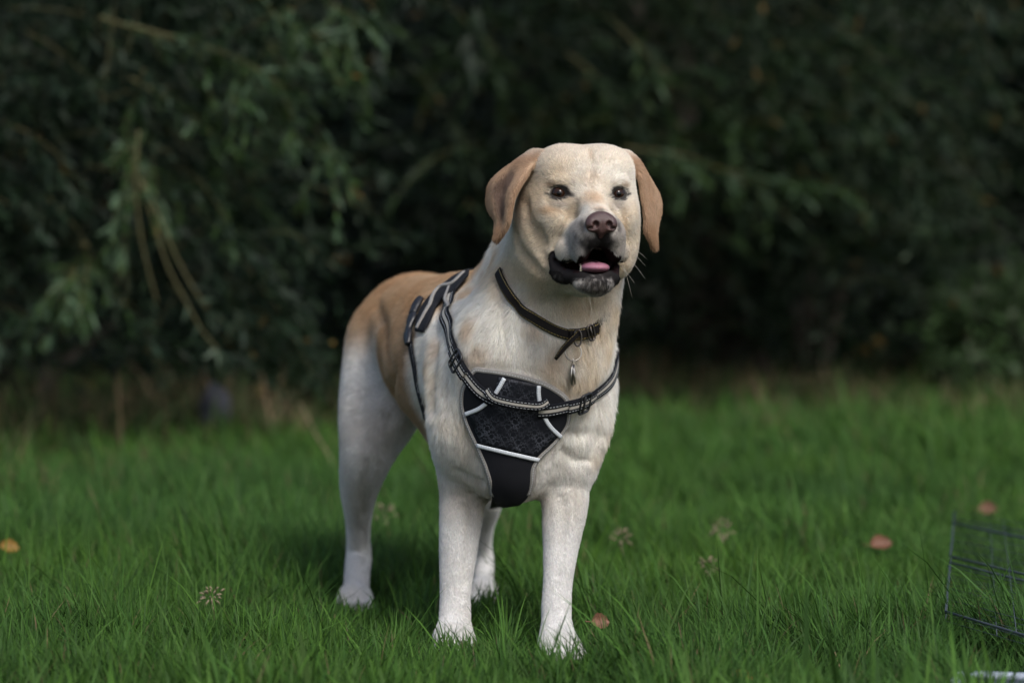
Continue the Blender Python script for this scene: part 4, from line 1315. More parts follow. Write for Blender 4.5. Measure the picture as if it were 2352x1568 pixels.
MG = mat_attr('grass_blade', 'tint', 0.6, 0.16, trans=0.22)
GVs, GQs, GTs, GCs = [], [], [], []; off_ = 0
def add_blades(V, Q, T, C):
    global off_
    GVs.append(V); GQs.append(Q + off_); GTs.append(T + off_); GCs.append(np.repeat(C, 7, 0)); off_ += len(V)
ZONES = ((3.05, 4.0, 30000, 0.080, 0.0023, 0), (4.0, 5.2, 20000, 0.086, 0.0027, 0), (5.2, 7.5, 10500, 0.096, 0.0037, 0), (7.5, 11.0, 4200, 0.115, 0.0065, 0), (11.0, 16.5, 1900, 0.14, 0.011, 0),
         (1.6, 3.05, 5000, 0.085, 0.0065, 1), (3.05, 6.0, 3600, 0.09, 0.0075, 2), (6.0, 11.0, 1900, 0.11, 0.010, 2), (11.0, 14.0, 1200, 0.14, 0.012, 2))
for (y0, y1, dens, hm_, wm, side_) in ZONES:
    if side_ == 1:
        n = int((y1 - y0) * 5.0 * dens); x, y = rng.uniform(-2.5, 2.5, n), rng.uniform(y0, y1, n)
    elif side_ == 2:
        n = int((y1 - y0) * 9.0 * dens); x, y = rng.uniform(-4.5, 4.5, n), rng.uniform(y0, y1, n)
        k_ = np.abs(x) > 0.235 * y + 0.5; x, y = x[k_], y[k_]
    else: x, y = scatter(y0, y1, dens)
    P = np.stack([x, y, 0 * x], 1)
    cl = vnoise(P, 5.0, 61); c2 = vnoise(P, 14.0, 62); big = vnoise(P, 1.6, 63)
    keep = rng.random(len(x)) < 0.72 + 0.38 * c2
    x, y, P, cl, c2, big = x[keep], y[keep], P[keep], cl[keep], c2[keep], big[keep]
    n = len(x)
    h = hm_ * (0.55 + 0.75 * rng.random(n)) * (1 + 0.40 * cl + 0.30 * c2 + 0.3 * big)
    tall = rng.random(n) < 0.04; h = np.where(tall, h * 1.55, h)
    # trodden round the paws
    for (px, py, d, r, yw, leg) in PAWS:
        c = W(px, py, d); dd = np.hypot(x - c[0], y - c[1])
        h = h * (0.25 + 0.75 * smooth01(dd, 0.04, 0.11))
        fr = (y < c[1]) & (np.abs(x - c[0]) < 0.07) & (c[1] - y < 0.30); h = np.where(fr, h * (0.38 if px > 1200 and py > 1450 else 0.60), h)
    tr_ = (x > 0.62) & (x < 1.25) & (y > 2.9) & (y < 3.55); h = np.where(tr_, h * 0.40, h)
    wp = (x > 0.70) & (x < 1.75) & (y > 3.85) & (y < 6.6); h = np.where(wp, h * 0.72, h)
    az = rng.uniform(0, 2 * PI, n) * 0.55 + 0.45 * (2.6 * cl + 2.0 * c2) + rng.normal(0, 0.5, n) - 0.3
    lean = np.abs(rng.normal(0.20, 0.20, n)) + 0.12 * np.abs(c2)
    curl = np.abs(rng.normal(0.35, 0.35, n))
    w = wm * (0.6 + 0.8 * rng.random(n)) * np.where(tall, 1.2, 1)
    V, Q, T = blades(x, y, h, w, az, lean, curl)
    g1 = np.array([0.033, 0.084, 0.011]); g2 = np.array([0.056, 0.122, 0.011]); g3 = np.array([0.023, 0.064, 0.020])
    r = rng.random(n)[:, None]
    C = g1 * (1 - r) + g2 * r
    C = C + (g3 - C) * (0.5 + 0.5 * big)[:, None] * 0.6
    C = C * (0.55 + 0.75 * rng.random(n))[:, None] * (1 + 0.22 * c2)[:, None]
    far = smooth01(y + 0.5 * big, 8.0, 13.5)
    leftdry = (1 - smooth01(x, -1.6, -0.5)) * smooth01(y, 5.0, 7.5)
    dry = rng.random(n) < 0.020 + 0.30 * far * (0.5 + 0.5 * c2) + 0.22 * leftdry * (0.5 + 0.5 * cl)
    dry &= ~(tall & (y < 8))
    C[dry] = np.array([0.13, 0.10, 0.050]) * (0.5 + 0.7 * rng.random(dry.sum()))[:, None]
    add_blades(V, Q, T, C)
tag(mesh_np('grass', np.vstack(GVs), [np.vstack(GQs), np.vstack(GTs)], MG, None, True, {'tint': ('POINT', np.vstack(GCs))}), 'lush green lawn grass around the dog', 'grass', kind='stuff')
# taller rough grass along the foot of the bushes
GVs, GQs, GTs, GCs = [], [], [], []; off_ = 0
def edge_y(x):   # where the lawn meets the bushes
    return 8.9 + 3.9 * smooth01(x, -1.6, 0.6) + 0.9 * smooth01(x, 1.0, 3.4)
n = 34000
x = rng.uniform(-5.2, 5.2, n); y = edge_y(x) + rng.normal(0.3, 0.95, n) + 0.7 * vnoise(np.stack([x, 0 * x, 0 * x], 1), 1.1, 77)
P = np.stack([x, y, 0 * x], 1); cl = vnoise(P, 2.4, 71); keep = rng.random(n) < 0.45 + 0.6 * cl
x, y, P, cl = x[keep], y[keep], P[keep], cl[keep]; n = len(x)
h = 0.15 + 0.20 * rng.random(n) * (1 + 0.6 * cl)
V, Q, T = blades(x, y, h, np.full(n, 0.009), rng.uniform(0, 2 * PI, n), np.abs(rng.normal(.3, .25, n)), np.abs(rng.normal(.6, .4, n)))
C = np.array([0.050, 0.080, 0.028]) * (0.6 + 0.7 * rng.random(n))[:, None]
dry = rng.random(n) < 0.26 + 0.40 * cl
C[dry] = np.array([0.20, 0.145, 0.085]) * (0.45 + 0.7 * rng.random(dry.sum()))[:, None]
add_blades(V, Q, T, C)
tag(mesh_np('rough_grass', np.vstack(GVs), [np.vstack(GQs), np.vstack(GTs)], MG, None, True, {'tint': ('POINT', np.vstack(GCs))}), 'dry brown and green rough grass along the foot of the bushes', 'rough grass', kind='stuff')
# ------------------------------------------------------------------ willows, shrubs and an added bank behind them
M_LEAF = mat_attr('leaf_surface', 'tint', 0.6, 0.22, trans=0.12)
M_TWIG = mat_plain('willow_twig', (0.058, 0.052, 0.014), 0.75, noise=0.3, scale=40)
M_BARK = mat_plain('bark', (0.055, 0.045, 0.035), 0.9, noise=0.5, scale=14, bump=1.0, bscale=50)

def leaves(P, D, L, w, C, roll=None):
    n = len(P); D = unit(D)
    r = rng.normal(0, 1, (n, 3)); S = unit(np.cross(D, r)); N = np.cross(S, D)
    V = np.empty((n, 6, 3)); wv = (w * 0.5)[:, None]; Lv = L[:, None]
    V[:, 0] = P
    for k, (t, f, dr) in enumerate(((0.33, 1.0, 0.04), (0.70, 0.72, 0.03))):
        c = P + D * Lv * t + N * Lv * dr
        V[:, 1 + 2 * k] = c - S * wv * f; V[:, 2 + 2 * k] = c + S * wv * f
    V[:, 5] = P + D * Lv - N * Lv * 0.04
    i = np.arange(n)[:, None] * 6
    return V.reshape(-1, 3), i + np.array([[1, 2, 4, 3]]), np.concatenate([i + np.array([[0, 2, 1]]), i + np.array([[3, 4, 5]])]), np.repeat(C, 6, 0)

class Crown:
    def __init__(s): s.V = []; s.Q = []; s.T = []; s.C = []; s.n = 0; s.tw = MB()
    def add(s, V, Q, T, C):
        s.V.append(V); s.Q.append(Q + s.n); s.T.append(T + s.n); s.C.append(C); s.n += len(V)
    def leafy(s, path, dens, L, w, cols, spread=0.75, t0=0.1, pale=0.25):
        """willow leaves alternating along a twig"""
        seg = np.linalg.norm(np.diff(path, axis=0), axis=1).sum()
        n = max(3, int(seg * dens)); t = t0 + (1 - t0) * np.sort(rng.random(n))
        u = np.linspace(0, 1, len(path))
        P = np.stack([np.interp(t, u, path[:, k]) for k in range(3)], 1)
        Tn = unit(np.gradient(path, axis=0)); D = np.stack([np.interp(t, u, Tn[:, k]) for k in range(3)], 1)
        D = unit(D + rng.normal(0, spread * 0.5, (n, 3)) + np.array([0, 0, -0.25]))
        ll = L * (0.55 + 0.7 * rng.random(n)) * (1 - 0.3 * (t > 0.93)); c = leaf_cols(n, cols, pale)
        s.add(*leaves(P, D, ll, w * (0.7 + 0.5 * rng.random(n)), c))
    def build(s, parent, twigs=True):
        mesh_np('crown', np.vstack(s.V), [np.vstack(s.Q), np.vstack(s.T)], M_LEAF, parent, False, {'tint': ('POINT', np.vstack(s.C))})
        if twigs and s.tw.n: s.tw.build('twigs', M_TWIG, parent)

def leaf_cols(n, cols, pale):
    a, b, p = [np.array(c) for c in cols]
    r = rng.random(n)[:, None]
    C = (a * (1 - r) + b * r) * (0.6 + 0.7 * rng.random(n))[:, None]
    m = rng.random(n) < pale
    C[m] = p * (0.6 + 0.6 * rng.random(m.sum()))[:, None]
    y = rng.random(n) < 0.008; C[y] = (0.10, 0.065, 0.015)
    return C
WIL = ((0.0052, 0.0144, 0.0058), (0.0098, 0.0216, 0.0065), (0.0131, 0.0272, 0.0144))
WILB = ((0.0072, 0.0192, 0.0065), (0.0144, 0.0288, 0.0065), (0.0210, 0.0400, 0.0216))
SPRC = ((0.0181, 0.0425, 0.0122), (0.0314, 0.0595, 0.0122), (0.0488, 0.0850, 0.0444))  # willow leaves brightened so the outer sprays look lit against the crown
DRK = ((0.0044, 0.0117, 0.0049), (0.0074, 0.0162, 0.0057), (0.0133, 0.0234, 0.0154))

def arch(p, d, L, droop, n=12, wig=0.05):
    """branch starting at p along d, bending under its weight"""
    pts = [np.array(p, float)]; d = unit(d); st = L / (n - 1)
    for i in range(n - 1):
        d = unit(d + np.array([0, 0, -droop / (n - 1)]) + rng.normal(0, wig, 3))
        pts.append(pts[-1] + d * st)
    return np.array(pts)

def trunk_mesh(limbs, parent, name='trunk'):
    mb = MB()
    for pts, r0, r1 in limbs:
        P = catmull(np.array(pts, float), 24)
        mb.tube(P, np.linspace(r0, r1, 24) * (1 + 0.08 * np.sin(np.arange(24) * 1.7)), 10)
    mb.build(name, M_BARK, parent)

def fpoint(px, py, d): return W(px, py, d)

# --- near willow on the left
t1 = empty('willow_tree', (-3.3, 10.6, 0), 'willow with narrow grey-green leaves and hanging yellow twigs at the left', 'tree')
trunk_mesh([([(-3.3, 10.6, -.1), (-3.2, 10.5, 1.0), (-3.0, 10.2, 2.2), (-2.7, 9.7, 3.6), (-2.4, 9.0, 5.0)], .22, .07),
            ([(-3.1, 10.3, 1.7), (-2.7, 9.4, 2.7), (-2.2, 8.6, 3.1), (-1.6, 8.0, 2.9)], .10, .02),
            ([(-3.2, 10.4, 1.3), (-3.6, 9.4, 2.3), (-3.5, 8.4, 2.8), (-3.0, 7.8, 2.7)], .10, .02),
            ([(-2.9, 10.0, 2.6), (-1.8, 9.6, 3.6), (-0.8, 9.0, 3.9)], .09, .02)], t1)
cr = Crown()
# visible sprays
SPR = [([(300, 60), (480, 110), (600, 165), (690, 235), (735, 320), (778, 382)], 7.6, 150),
       ([(230, 40), (430, 105), (560, 160), (650, 190)], 7.7, 110),
       ([(560, -60), (640, 40), (720, 75), (800, 112)], 7.6, 130), ([(700, -60), (770, 10), (815, 40), (838, 70)], 7.6, 140),
       ([(560, 20), (610, 90), (650, 150), (700, 215)], 7.9, 40), ([(300, 180), (420, 250), (480, 300), (500, 340)], 7.8, 110),
       ([(330, 160), (300, 300), (312, 430)], 7.6, 60), ([(200, 380), (330, 400), (470, 420), (580, 470)], 8.0, 110), ([(380, 560), (480, 520), (560, 440), (590, 360)], 8.1, 90),
       ([(190, 560), (200, 600), (195, 650)], 7.5, 35), ([(200, 560), (175, 610), (160, 640)], 7.5, 30)]
for pts, d, dn in SPR:
    K = len(pts); P = catmull(np.array([fpoint(a, b, d + 0.12 * math.sin(i * 2.1)) for i, (a, b) in enumerate(pts)]), 26)
    cr.tw.tube(P, np.linspace(0.0055, 0.0015, 26), 6)
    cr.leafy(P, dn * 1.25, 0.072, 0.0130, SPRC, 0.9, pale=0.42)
    for k in range(5, 25, 2):
        q = arch(P[k], unit(P[k] - P[k - 1]) + rng.normal(0, .6, 3) * np.array([1, .6, .7]), 0.10 + 0.22 * rng.random(), 1.2, 8)
        cr.tw.tube(q, np.linspace(0.002, 0.0008, 8), 4); cr.leafy(q, 105, 0.068, 0.0125, SPRC, 0.8, pale=0.42)
BARE = [([(318, 300), (312, 420), (320, 520), (338, 610), (362, 698)], 7.35), ([(322, 410), (352, 510), (385, 610), (425, 690), (462, 755), (502, 806)], 7.35),
        ([(330, 420), (375, 520), (405, 590), (440, 655), (478, 712)], 7.35)]
for pts, d in BARE:
    P = catmull(np.array([fpoint(a, b, d) for a, b in pts]), 30)
    cr.tw.tube(P, np.linspace(0.0046, 0.0026, 30), 6)
    cr.leafy(P[:10], 60, 0.07, 0.014, SPRC, 0.8, pale=0.4)
for (a, b, ds) in ((478, 712, ((1, -.55), (.7, -1), (.2, -1.1), (.95, -.2))), (462, 742, ((1.1, -.45), (1, -.7), (-.6, -1))), (500, 800, ((.4, -.6), (-.5, -.4), (.1, -1))), (455, 690, ((.9, .05), (.3, -1))), (435, 700, ((-.35, -1.1),)), (380, 600, ((.6, -.2),))):
    for dx, dz in ds:
        V = leaves(fpoint(a, b, 7.35)[None], np.array([[dx, rng.normal(0, .2), dz]]), np.array([0.060]), np.array([0.013]), np.array([[0.055, 0.080, 0.050]]))
        cr.add(*V)
# mass of the crown inside the picture
def mass(cr, n, pxr, pyr, dr, dirm, L=(.35, .8), dens=60, leafL=.072, leafW=.0135, cols=WIL, droop=1.1, keepf=None, pale=.22, zmin=.30):
    for _ in range(n):
        px = rng.uniform(*pxr); py = rng.uniform(*pyr); d = rng.uniform(*dr)
        if keepf is not None and rng.random() > keepf(px, py): continue
        P = arch(fpoint(px, py, d), np.array(dirm) + rng.normal(0, .45, 3), rng.uniform(*L), droop, 9)
        if P[:, 2].min() < zmin: continue
        if rng.random() < 0.3: cr.tw.tube(P, np.linspace(0.0032, 0.001, 9), 4)
        cr.leafy(P, dens, leafL, leafW, cols, 0.9, 0.0, pale)
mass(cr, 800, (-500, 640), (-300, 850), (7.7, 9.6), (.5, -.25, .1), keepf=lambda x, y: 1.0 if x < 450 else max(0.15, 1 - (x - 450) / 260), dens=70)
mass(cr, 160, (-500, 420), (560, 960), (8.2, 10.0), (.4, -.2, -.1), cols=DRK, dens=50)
# unseen crown above and beside the picture, made dense to block skylight
for _ in range(950):
    x = rng.uniform(-6.2, 0.4); y = rng.uniform(6.9, 12.5); z = rng.uniform(2.0, 6.2)
    if ((x + 2.9) / 3.4) ** 2 + ((y - 9.7) / 3.2) ** 2 + ((z - 3.6) / 2.9) ** 2 > 1: continue
    if z < 0.62 + 0.1335 * y + 0.55 and y < 7.4: continue
    P = arch((x, y, z), rng.normal(0, .6, 3) + np.array([.2, -.3, .2]), rng.uniform(.6, 1.3), 1.3, 8)
    cr.leafy(P, 34, .15, .034, WIL, 1.0, 0.0)
cr.build(t1)

# --- willow behind, right of the middle
t2 = empty('willow_tree', (1.2, 15.0, 0), 'broad blurred willow with long arching boughs behind the dog, right of the middle', 'tree')
trunk_mesh([([(1.2, 15, -.1), (1.1, 14.8, 1.2), (0.8, 14.4, 2.6), (0.4, 13.8, 4.2), (0.2, 13.2, 5.6)], .26, .08),
            ([(1.1, 14.8, 1.4), (1.9, 14.0, 2.6), (2.8, 13.2, 3.2)], .12, .03), ([(0.9, 14.5, 2.2), (-.1, 13.8, 3.2), (-.9, 13.2, 3.6)], .12, .03)], t2)
cr = Crown()
for pts, d in (([(1400, 40), (1520, 160), (1640, 245), (1760, 290), (1930, 240)], 11.2), ([(1300, 120), (1420, 220), (1500, 310), (1640, 300), (1800, 270)], 11.4), ([(1430, 340), (1560, 355), (1680, 395), (1812, 425)], 11.0),
               ([(1040, 20), (1130, 110), (1200, 200), (1290, 240)], 11.8), ([(960, 300), (985, 200), (1040, 120)], 12.0), ([(1600, 20), (1750, 90), (1900, 110), (2060, 180)], 11.6), ([(1230, 260), (1280, 300), (1330, 280)], 11.6)):
    P = catmull(np.array([fpoint(a, b, d) for a, b in pts]), 26)
    cr.tw.tube(P, np.linspace(0.008, 0.003, 26), 6); cr.leafy(P, 110, 0.085, 0.016, SPRC, 0.9, pale=0.35)
    for k in range(3, 25, 2):
        q = arch(P[k], unit(P[k] - P[k - 1]) + rng.normal(0, .6, 3), 0.2 + 0.3 * rng.random(), 1.0, 8)
        cr.leafy(q, 90, 0.08, 0.0155, SPRC, 0.9, pale=0.35)
mass(cr, 1100, (820, 2250), (-300, 700), (11.2, 13.6), (.55, -.3, .05), L=(.45, 1.1), dens=60, leafL=.085, leafW=.017, cols=WILB, pale=.25, zmin=.75,
     keepf=lambda x, y: (0.06 if x < 1120 else 1.0) * (1.0 if x < 1900 else 0.5))
mass(cr, 240, (1350, 2150), (520, 860), (11.6, 13.6), (.4, -.3, -.1), L=(.35, .8), dens=56, leafL=.085, leafW=.018, cols=WIL, zmin=.60)
for _ in range(1000):  # unseen upper crown, thickened to keep light off the gap below
    x = rng.uniform(-3, 5.4); y = rng.uniform(9.2, 17); z = rng.uniform(2.4, 7.0)
    if ((x - 1.2) / 4.2) ** 2 + ((y - 13.2) / 4.0) ** 2 + ((z - 4.2) / 2.9) ** 2 > 1: continue
    P = arch((x, y, z), rng.normal(0, .6, 3) + np.array([.2, -.3, .2]), rng.uniform(.7, 1.5), 1.3, 8)
    cr.leafy(P, 30, .17, .042, WIL, 1.0, 0.0)
cr.build(t2)

# --- shrubs
def shrub(loc, r, hgt, n, L, w, cols, label, cat='shrub', pale=.2, lobes=7, group=None):
    t = empty('shrub' if cat == 'shrub' else 'bramble', (loc[0], loc[1], 0), label, cat, group)
    x, y = loc
    stems = []
    cen = []
    for i in range(lobes):
        a = rng.uniform(0, 2 * PI); rr_ = r * 0.62 * math.sqrt(rng.random())
        c = np.array([x + rr_ * math.cos(a), y + rr_ * math.sin(a) * 0.8, hgt * rng.uniform(0.22, 0.80)])
        cen.append((c, r * rng.uniform(0.34, 0.60)))
        stems.append(([(x + .1 * math.cos(a), y, -.05), (x + .4 * (c[0] - x), y + .4 * (c[1] - y), c[2] * .5), tuple(c)], .035, .008))
    trunk_mesh(stems, t, 'stems')
    cr = Crown(); m = n // lobes
    for c, rad in cen:
        u = unit(rng.normal(0, 1, (m, 3))); q = rng.random(m) ** (1 / 3) 
        P = c + u * (rad * (0.55 + 0.45 * q))[:, None] * np.array([1, 1, hgt / (2.2 * r) + .35]) + rng.normal(0, .03, (m, 3))
        P = P[P[:, 2] > 0.03]
        D = unit(u[:len(P)] + rng.normal(0, .7, (len(P), 3)))
        cr.add(*leaves(P, D, L * (.6 + .7 * rng.random(len(P))), w * (.7 + .6 * rng.random(len(P))), leaf_cols(len(P), cols, pale)))
    cr.build(t, False)
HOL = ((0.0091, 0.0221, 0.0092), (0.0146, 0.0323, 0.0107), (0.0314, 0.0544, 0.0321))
BRM = ((0.030, 0.060, 0.022), (0.045, 0.085, 0.028), (0.075, 0.100, 0.060))
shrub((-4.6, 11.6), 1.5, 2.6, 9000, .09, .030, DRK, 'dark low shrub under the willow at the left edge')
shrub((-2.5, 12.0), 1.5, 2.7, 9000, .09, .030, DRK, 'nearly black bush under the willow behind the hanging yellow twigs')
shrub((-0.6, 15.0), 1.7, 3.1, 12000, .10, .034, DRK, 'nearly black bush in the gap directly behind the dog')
shrub((1.7, 14.4), 1.6, 2.4, 11000, .09, .032, HOL, 'grey-green bush low behind the dry grass, right of the dog')
shrub((3.6, 14.6), 1.6, 3.2, 12000, .10, .048, HOL, 'dark bush with rounded leaves at the upper right')
shrub((5.2, 14.0), 1.5, 3.0, 9000, .10, .048, HOL, 'dark bush cut by the right edge of the photo')
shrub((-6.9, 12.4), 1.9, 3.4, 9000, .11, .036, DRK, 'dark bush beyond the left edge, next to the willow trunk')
shrub((7.6, 14.6), 1.8, 3.3, 8000, .11, .050, HOL, 'dark bush beyond the right edge of the lawn')
shrub((2.75, 13.6), 0.55, 0.75, 2600, .075, .04, BRM, 'small bright green bramble at the foot of the right-hand bushes', 'bramble')
shrub((-1.35, 11.1), 0.6, 0.6, 2200, .08, .03, WIL, 'low leafy bramble in the shade left of the dog', 'bramble')
# --- leafy bank added behind the bushes to block the sky
bx = np.linspace(-30, 30, 121); by = np.linspace(16.2, 24, 24)
XX, YY = np.meshgrid(bx, by); P = np.stack([XX.ravel(), YY.ravel(), 0 * XX.ravel()], 1)
bz = 0.05 + 4.6 * smooth01(P[:, 1] + .5 * vnoise(P, .6, 81), 16.4, 20.5) + 0.25 * vnoise(P, 1.1, 82)
P[:, 2] = bz
BFc = np.array([(j * 121 + i, j * 121 + i + 1, (j + 1) * 121 + i + 1, (j + 1) * 121 + i) for j in range(23) for i in range(120)])
tag(mesh_np('bank', P, BFc, mat_plain('backdrop_bank', (0.012, 0.017, 0.009), 0.95, noise=0.7, scale=3, bump=1, bscale=8)), 'dark backdrop bank added behind the bushes to block the sky', 'bank', kind='structure')
n = 26000
x = rng.uniform(-8, 8, n); y = rng.uniform(16.2, 20.5, n)
i = np.clip(((y - 16.2) / 7.8 * 23).round().astype(int), 0, 23) * 121 + np.clip(((x + 30) / 60 * 120).round().astype(int), 0, 120)
Pp = np.stack([x, y, bz[i] + rng.uniform(0, .35, n)], 1)
V, Q, T, C = leaves(Pp, rng.normal(0, 1, (n, 3)) + np.array([0, -.5, 0]), .13 * (.6 + .6 * rng.random(n)), .08 * (.7 + .5 * rng.random(n)), leaf_cols(n, DRK, .1))
tag(mesh_np('undergrowth', V, [Q, T], M_LEAF, None, False, {'tint': ('POINT', C)}), 'dark undergrowth covering the added bank behind the bushes', 'undergrowth', kind='stuff')
# ------------------------------------------------------------------ fallen leaves, flat wire panel, litter
def mat_leaf(name, c): return mat_plain(name, c, 0.65, noise=0.45, scale=90, bump=0.5, bscale=220)
M_DEAD = mat_leaf('dead_leaf_brown', (0.11, 0.042, 0.018)); M_DEADY = mat_leaf('dead_leaf_yellow', (0.19, 0.10, 0.012)); M_DEADT = mat_leaf('dead_leaf_tan', (0.15, 0.07, 0.04))
def fallen_leaf(c, size, mat, label, rz, tilt=(0.4, 0.3), aspect=0.75):
    """curled broad leaf with a stalk"""
    n = 14; m = 9
    u = np.linspace(0, 1, n); v = np.linspace(-1, 1, m)
    w = np.sin(PI * u ** 0.8) ** 0.75 * (1 + 0.10 * np.sin(u * 26))
    V = np.empty((n, m, 3))
    V[:, :, 0] = (u[:, None] - .5) * size
    V[:, :, 1] = v[None] * w[:, None] * size * aspect * 0.5
    V[:, :, 2] = size * (0.22 * (v[None] ** 2) * w[:, None] + 0.25 * (u[:, None] - .5) ** 2 + 0.03 * np.sin(u[:, None] * 19) * v[None])
    V = V.reshape(-1, 3)
    R = np.array(Matrix.Rotation(rz, 3, 'Z') @ Matrix.Rotation(tilt[0], 3, 'X') @ Matrix.Rotation(tilt[1], 3, 'Y'))
    F = np.array([(i * m + j, i * m + j + 1, (i + 1) * m + j + 1, (i + 1) * m + j) for i in range(n - 1) for j in range(m - 1)])
    mb = MB(); th = np.array([0, 0, 0.0006])
    mb.add(V @ R.T + c, F); mb.add((V + th) @ R.T + c, F[:, ::-1])
    st = np.array([[-.5 * size - k * size * .09, 0, size * (.062 + .02 * k)] for k in range(5)]) @ R.T + c
    mb.tube(st, 0.0009, 5)
    o = mb.build('fallen_leaf', mat)
    tag(o, label, 'leaf', 'fallen leaves lying in the grass')
def on_grass(px, py, lift): return GX(px, py, lift)
fallen_leaf(on_grass(1377, 1428, 0.055), 0.034, M_DEADT, 'pinkish brown fallen leaf beside the front paw on the right', 0.4, (1.15, .15))
fallen_leaf(on_grass(1772, 1394, 0.040), 0.037, M_DEAD, 'dark brown fallen leaf in the middle of the grass right of the dog', 1.2, (.8, .2))
fallen_leaf(on_grass(2024, 1251, 0.055), 0.050, M_DEAD, 'orange-brown fallen leaf farther back, left of the leaf near the wire panel', .3, (.8, -.1))
fallen_leaf(on_grass(2272, 1171, 0.065), 0.050, M_DEADT, 'reddish fallen leaf farthest back at the right, above the wire panel', -.5, (.9, 0))
fallen_leaf(on_grass(22, 1258, 0.065), 0.041, M_DEADY, 'yellow fallen leaf at the left edge of the grass', .2, (.9, .3))
fallen_leaf(on_grass(66, 1492, 0.035), 0.027, M_DEAD, 'curled brown fallen leaf in the lower left corner', .9, (.9, .4))
fallen_leaf(on_grass(1708, 1556, 0.035), 0.028, M_DEADY, 'yellow fallen leaf at the bottom edge, right of the dog', -.4, (.7, .3))
fallen_leaf(on_grass(2178, 1350, 0.035), 0.014, M_DEADT, 'tiny pale fallen leaf at the left rim of the wire panel', .5, (.9, .3))
fallen_leaf(on_grass(521, 1441, 0.055), 0.014, M_DEADT, 'tiny pinkish fallen leaf between tall blades left of the dog', 1.5, (1.2, .2), .5)
fallen_leaf(on_grass(205, 985, 0.105), 0.062, M_DEADY, 'blurred amber leaf in the shade under the left willow', .3, (1.0, .2))
fallen_leaf(on_grass(2060, 845, 0.135), 0.069, M_DEADT, 'pale blurred leaf on the bright bramble at the right', .3, (1.0, .2))

# seed heads
M_SEED = mat_plain('dry_seed_head', (0.20, 0.16, 0.10), 0.8, noise=0.4, scale=200)
def seed_head(px, py, lift, label, size=.04):
    c = on_grass(px, py, lift); mb = MB()
    for k in range(26):
        d = unit(rng.normal(0, 1, 3) + np.array([0, 0, .5])); p = c + d * size * rng.uniform(.15, .45)
        mb.tube(np.array([p, p + d * size * .12, p + d * size * .24 + np.array([0, 0, -.002])]), np.array([.0006, .0017, .0005]) * (size / .04), 5)
    mb.tube(np.array([[c[0] + .01, c[1], 0.0], [c[0] + .004, c[1], lift * .6], c]), .0009, 5)
    tag(mb.build('seed_head', M_SEED), label, 'seed head', 'dry seed heads in the grass')
seed_head(486, 1372, .075, 'pale dry seed head in the dark grass left of the hind paw')
seed_head(880, 1182, .10, 'pale dry seed head between the hind leg and the front leg', .05)
seed_head(1656, 1222, .09, 'pale dry seed head in the grass to the right of the dog', .05)
seed_head(1425, 1238, .09, 'faint dry seed head close behind the right front leg', .04)
seed_head(1625, 1300, .07, 'dry seed head low in the grass between the brown leaf and the dog', .04)

# flattened wire crate panel lying in the grass, pale plastic tray beside it
M_WIRE = mat_plain('coated_wire', (0.07, 0.085, 0.10), 0.5, 0.4)
pan = empty('wire_panel', tuple(on_grass(2290, 1330, .06)), 'folded grey wire crate lying flat in the grass at the right edge', 'wire crate')
A = on_grass(2192, 1188, .10); Bp = on_grass(2560, 1262, .10); Cp = on_grass(2172, 1425, .070); Dp = on_grass(2680, 1530, .05)
Dp = Bp + (Cp - A)
for lay in range(2):
    mb = MB(); dz = np.array([0.004 * lay, 0.012 * lay, 0.012 * lay])
    nu, nl = (26, 5) if lay == 0 else (12, 4)
    for k in range(nu):
        t = k / (nu - 1); p, q = A + (Cp - A) * t, Bp + (Dp - Bp) * t
        mb.tube(np.linspace(p, q, 6) + dz + np.array([0, 0, .002]) * np.sin(np.linspace(0, 3, 6))[:, None], .0006, 5)
    for k in range(nl):
        t = k / (nl - 1); p, q = A + (Bp - A) * t, Cp + (Dp - Cp) * t
        mb.tube(np.linspace(p, q, 6) + dz + np.array([0, 0, .0022]), .0007, 5)
    mb.build('wire_mesh', M_WIRE, pan)
mb = MB()
for k in (0.16, 0.54, 0.60, 1.0):
    mb.tube(np.linspace(A + (Cp - A) * k, Bp + (Dp - Bp) * k, 6) + np.array([0, 0, .014]), .0022, 8)
mb.tube(np.linspace(A, Cp, 6) + np.array([0, 0, .012]), .0018, 8)
mb.build('frame_rod', M_WIRE, pan)
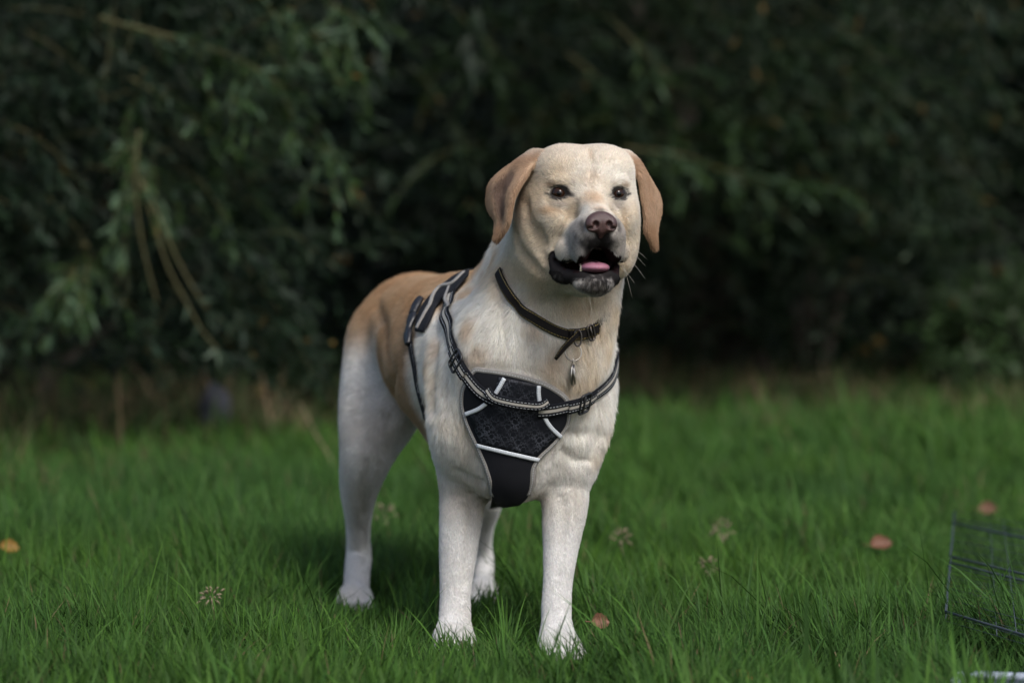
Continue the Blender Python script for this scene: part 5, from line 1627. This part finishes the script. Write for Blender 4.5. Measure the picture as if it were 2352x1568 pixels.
# tray
T0 = on_grass(2205, 1549, .060); T1 = on_grass(2420, 1557, .060)
ex = unit(T1 - T0); ey = np.array([-ex[1], ex[0], 0]); 
def tray():
    bm = bmesh.new(); w_, d_, h_ = .50, .30, .030; th = .004
    prof = [(0, 0), (0, h_), (-.010, h_ + .003), (-.012, h_ - .003)]
    mb = MB()
    o = T0 + ex * .0
    def box(lo, hi):
        c = np.array([[x, y, z] for x in (lo[0], hi[0]) for y in (lo[1], hi[1]) for z in (lo[2], hi[2])])
        V = o + c[:, :1] * ex + c[:, 1:2] * (-ey) + c[:, 2:] * np.array([0, 0, 1.0]); 
        mb.add(V, np.array([(0, 1, 3, 2), (4, 6, 7, 5), (0, 4, 5, 1), (2, 3, 7, 6), (0, 2, 6, 4), (1, 5, 7, 3)]))
    box((0, 0, -.030), (w_, d_, -.026))
    rim = np.array([o + ex * a + (-ey) * b for a, b in ((0.02, 0), (w_ - .02, 0), (w_ - .005, .006), (w_, .02), (w_, d_ - .02), (w_ - .02, d_), (.02, d_), (0, d_ - .02), (0, .02), (.005, .006))])
    dense = catmull(np.vstack([rim, rim[:1]]), 90)[:-1]
    mb.tube(dense, .006, 8, closed=True)
    low = dense * 1.0; low[:, 2] -= .026
    k = len(dense); V = np.vstack([dense, low]); mb.add(V, np.array([(i, (i + 1) % k, k + (i + 1) % k, k + i) for i in range(k)]))
    bm.free()
    return mb
tag(tray().build('plastic_tray', mat_plain('pale_tray_plastic', (0.30, 0.34, 0.40), 0.45, bump=.2, bscale=80)), 'pale blue-grey plastic tray half sunk in grass in the lower right corner', 'tray')
# pale rounded stone in the shade under the willow
bm = bmesh.new(); bmesh.ops.create_icosphere(bm, subdivisions=4, radius=1.0)
me = bpy.data.meshes.new('stone')
for v in bm.verts:
    p = np.array(v.co)[None]; s_ = 1 + 0.16 * vnoise(p, 1.6, 91)[0] + .05 * vnoise(p, 5, 92)[0]
    v.co = Vector((v.co.x * .065 * s_, v.co.y * .08 * s_, v.co.z * .095 * s_))
for f in bm.faces: f.smooth = True
bm.to_mesh(me); bm.free(); me.materials.append(mat_plain('pale_stone', (0.045, 0.046, 0.058), 0.8, noise=.3, scale=20, bump=.5, bscale=60))
st = bpy.data.objects.new('stone', me); COL.objects.link(st)
g_ = on_grass(505, 950, .17); st.location = (g_[0], g_[1] - .15, 0.20); st.location[2] = float(CAMH + (HOR - 940) / FPX * st.location[1])
tag(st, 'pale blue-grey rounded stone in the dark under the left willow', 'stone')
# leaning dry stalks by the hind leg
M_STALK = mat_plain('dry_stalk', (0.26, 0.19, 0.12), 0.8, noise=.4, scale=30)
for pts, d, label in (([(690, 925), (722, 990), (752, 1040), (775, 1082)], 7.4, 'thin dry stalk leaning towards the hind leg'),
                      ([(1905, 900 - 40), (1650, 900), (1600, 960), (1585, 1000)], 12.4, 'bent dry stem in the brown grass right of the dog')):
    P = catmull(np.array([W(a, b, d) for a, b in pts]), 16)
    P[-1, 2] = 0.0
    mb = MB(); mb.tube(P, np.linspace(.0014, .0024, 16), 6); tag(mb.build('stalk', M_STALK), label, 'stalk')
